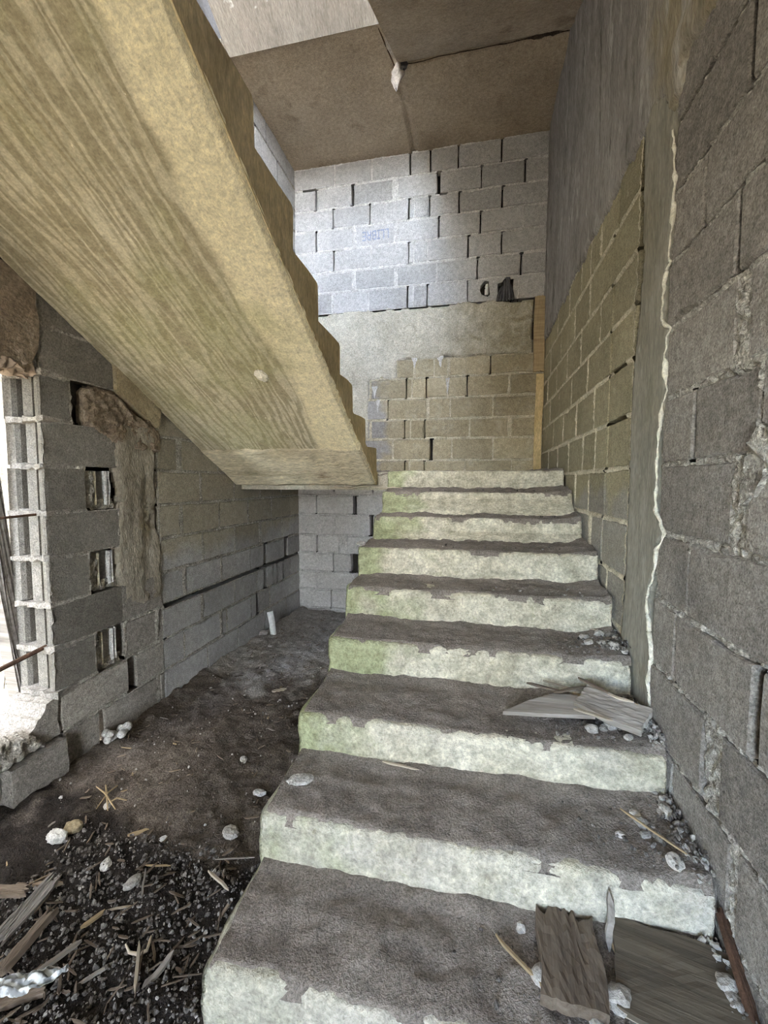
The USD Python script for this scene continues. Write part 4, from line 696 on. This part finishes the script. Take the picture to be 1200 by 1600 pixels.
for q, (k, n, x0, x1) in enumerate([(8, 10, .06, .53), (7, 16, .36, .53), (6, 14, .28, .53), (5, 13, .40, .53)]):
    y0, y1 = S[k][0] + .02, S[k-1][0] - .015
    for j in range(n):
        x = x0 + (x1-x0)*rng.random()**.6; y = y0 + (y1-y0)*rng.random()**.7; r_ = rng.uniform(.009, .021)
        lay('rubble_stone', lump(r_, 1000 + 40*k + j, 1, .6, (1, .8, .65)), 'stone', x, y, tz(k) + .006 + r_*.4 + .012*(x > .48), rng.uniform(0, 3), label=RUB[q], cat='stone', group='rubble on the %s tread' % ('first', 'second', 'third', 'fourth')[q])
    single('rubble', pebbles(260, lambda r: (x0 - .12 + (x1 - x0 + .13)*r.random()**.5, y0 + (y1-y0)*r.random()**.8), lambda x, y: tz(k) + .008 + .03*max(0, (x-.42)/.11), .002, .009, 70+k), 'stone_dark',
           label='fine grit on the %s tread beside the wall' % ('first', 'second', 'third', 'fourth')[q], cat='rubble', kind='stuff')
for k, yy in ((4, 0), (3, 0), (2, 0), (1, 0)):
    y0, y1 = S[k][0] + .02, S[k-1][0] - .01
    single('rubble', pebbles(90, lambda r: (-.5 + 1.03*r.random()**.5, y0 + (y1-y0)*r.random()), lambda x, y: tz(k) + .004, .002, .008, 170+k), 'stone_dark', label='fine grit on the %s tread from the landing' % {4: 'fourth', 3: 'third', 2: 'second', 1: 'first'}[k], cat='rubble', kind='stuff')
single('rubble', cat_([pebbles(220, lambda r: (.505 + .04*r.random(), .75 + .85*r.random()), lambda x, y: float(np.interp(y, [.75, 1.018, 1.02, 1.28, 1.285, 1.577], [-1.04, -1.02, -.9, -.88, -.75, -.74])) + .015*noise(np.array([x*20, y*20, 0.])), .004, .013, 90)]), 'stone', label='rubble packed between the step ends and the wall', cat='rubble', kind='stuff')
lay('plaster_flake', lump(.024, 95, 2, .8, (1.3, .9, .25)), 'white_crumb', -.50, 1.15, tz(7) + .012, .4, label='white plaster flake on the open end of the second tread', cat='flake')
lay('plaster_flake', lump(.02, 96, 2, .6, (1, 1, .5)), 'white_crumb', -.56, 2.06, tz(3) + .01, .4, label='pale mortar crumb on the open end of a middle step', cat='flake')
br = board(.20, .02, .012, 97, (.2, .2)); lay('brick_shard', br, 'rust', .535, .94, tz(8) + .06, 1.5, .6, -.5, label='dark red shard wedged between the lowest step and the wall', cat='shard')

# things fixed to or hanging on the walls
bt = thing('timber_batten', (.50, 3.90, .93), label='brown weathered timber batten upright in the rear wall corner', cat='batten')
m = board(.63, .088, .022, 120, (.03, .02)); part(bt, 'batten', (rot(m[0], 0, -math.pi/2, 0) @ np.array([[0, 1, 0], [1, 0, 0], [0, 0, 1]]).T * np.array([1, 1, 1]) + [.50, 3.897, 1.245], m[1]), 'wood_tan')
fm_ = trimesh.creation.box([.062, .03, .84]); fm_ = fm_.subdivide().subdivide().subdivide(); v = np.array(fm_.vertices); v += (fbm(v*[9, 9, 4], 3, 3)[:, None]-.5)*np.array([.022, .016, 0])
single('foam_strip', (v + [.516, 3.905, .50], fm_.faces), 'foam_yellow', True, label='yellowish foam strip below the timber batten in the corner', cat='foam strip')
cd = thing('conduit_bundle', (.215, 3.93, 1.56), label='black flexible conduits bunched in a ragged hole above the landing', cat='conduits')
for k in range(6):
    x = .170 + .020*k; h = [.11, .14, .18, .21, .20, .13][k]; yo = 3.912 + .008*(k % 2)
    part(cd, 'conduit', tube([(x*.6 + .09, yo + .04, 1.57 + h), (x*.75 + .058, yo + .004, 1.565 + h*.85), (x, yo - .008, 1.565 + h*.5), (x + .003*(k-3), yo - .014, 1.60), (x + .006*(k-3), yo - .016, 1.548)], .0118, 9), 'black_plastic', True)
ps = thing('pipe_stub', (.06, 3.9, 1.61), label='white plastic pipe end in the small round hole', cat='pipe')
part(ps, 'pipe', tube([(.066, 3.935, 1.70), (.064, 3.915, 1.68), (.062, 3.908, 1.655), (.062, 3.908, 1.612)], [.017, .018, .018, .018], 12), 'white_plastic', True)
# twisted rag hanging from the stairwell edge
hr = thing('hanging_rag', (-.57, 3.12, 2.70), label='torn whitish rag hanging from the edge of the ceiling slab', cat='rag')
U = np.linspace(0, 1, 46); a_ = np.linspace(0, 2*math.pi, 17); u, an = np.meshgrid(U, a_, indexing='ij')
rr = np.interp(u, [0, .15, .33, .45, .55, .72, .88, 1], [.008, .016, .010, .014, .028, .034, .026, .006])*(1 + .45*np.sin(an*3 + u*11)) * (.75 + .5*fbm(np.stack([np.cos(an)*1.5, np.sin(an)*1.5, u*7], -1), 3, 8))
cx_ = np.interp(u, [0, .42, .5, 1], [-.618, -.585, -.575, -.585]) - .008*np.sin(u*9); cy2 = np.interp(u, [0, .42, .5, 1], [2.90, 3.07, 3.095, 3.13]); cz2 = np.interp(u, [0, .40, .5, 1], [2.872, 2.868, 2.86, 2.735]) + .012*np.sin(an*2)*u
part(hr, 'cloth', (np.stack([cx_ + rr*np.cos(an), cy2 + rr*np.sin(an), cz2], -1).reshape(-1, 3), grid_faces(46, 17)), 'rag', True)
part(hr, 'wire', tube([(-.66, 2.84, 2.885), (-.635, 2.95, 2.875), (-.612, 3.05, 2.87), (-.585, 3.09, 2.83)], .004, 5), 'rust')
part(hr, 'dark_scrap', (lump(.034, 131, 3, .8, (1, .5, 1))[0] + [-.548, 3.10, 2.862], lump(.034, 131, 3, .8)[1]), 'black_plastic', True, label='blackened scrap')
# crumpled brown sheet stuffed under the lintel
U = np.linspace(0, 1, 60); Vv = np.linspace(0, 1, 30); u, v_ = np.meshgrid(U, Vv, indexing='ij'); P = np.stack([u*5, v_*3, 0*u], -1)
yy = 1.02 + .365*u; hang = .10*(.5 + .6*fbm(np.stack([u*4, 0*u, 0*u], -1), 3, 17))
zz2 = .485 - .035*np.sin(v_*math.pi) - hang*v_ + .05*(fbm(P*2.2, 3, 15)-.5); xx = XL + .012 + .055*np.sin(v_*3.0) - .05*v_ + .09*(fbm(P*1.7, 3, 16)-.5) - .05
single('crumpled_sheet', (np.stack([xx, yy, zz2], -1).reshape(-1, 3), grid_faces(60, 30)), 'brown_bag', True, label='crumpled brown sheet stuffed under the window lintel', cat='sheet')
# window opening: leaning post, rods, dry vine
m = board(1.9, .068, .06, 140, (.01, .02)); d_ = np.array([.0, .09, -.74]); 
post = rot(m[0], 0, math.pi/2 - .0, 0); post = rot(post, .10, 0, 0)
single('timber_post', (post + [-1.95, 1.383, -.41], m[1]), 'wood_grey', label='grey weathered timber post leaning outside the window', cat='post')
single('steel_rod', tube([(XL - .06, .35, -.17), (XL - .055, 1.42, -.135)], .005, 7), 'rust', label='thin straight steel rod across the upper window opening', cat='rod')
single('steel_rod', tube([(XL - .055, .35, -.78), (XL - .05, 1.08, -.728), (XL - .05, 1.41, -.69)], .009, 7), 'rust', label='thick dark steel rod across the lower window opening', cat='rod')
vn = thing('dry_vine', (-1.93, 1.45, -.9), label='thin dry vine hanging outside the window', cat='vine')
for k in range(3):
    pts = [(-1.98 - .03*k, 1.40 + .05*k + .02*math.sin(j*1.3 + k), -.30 - .085*j) for j in range(8)]; part(vn, 'vine_stem', tube(pts, .0022, 5), 'wood_dark')
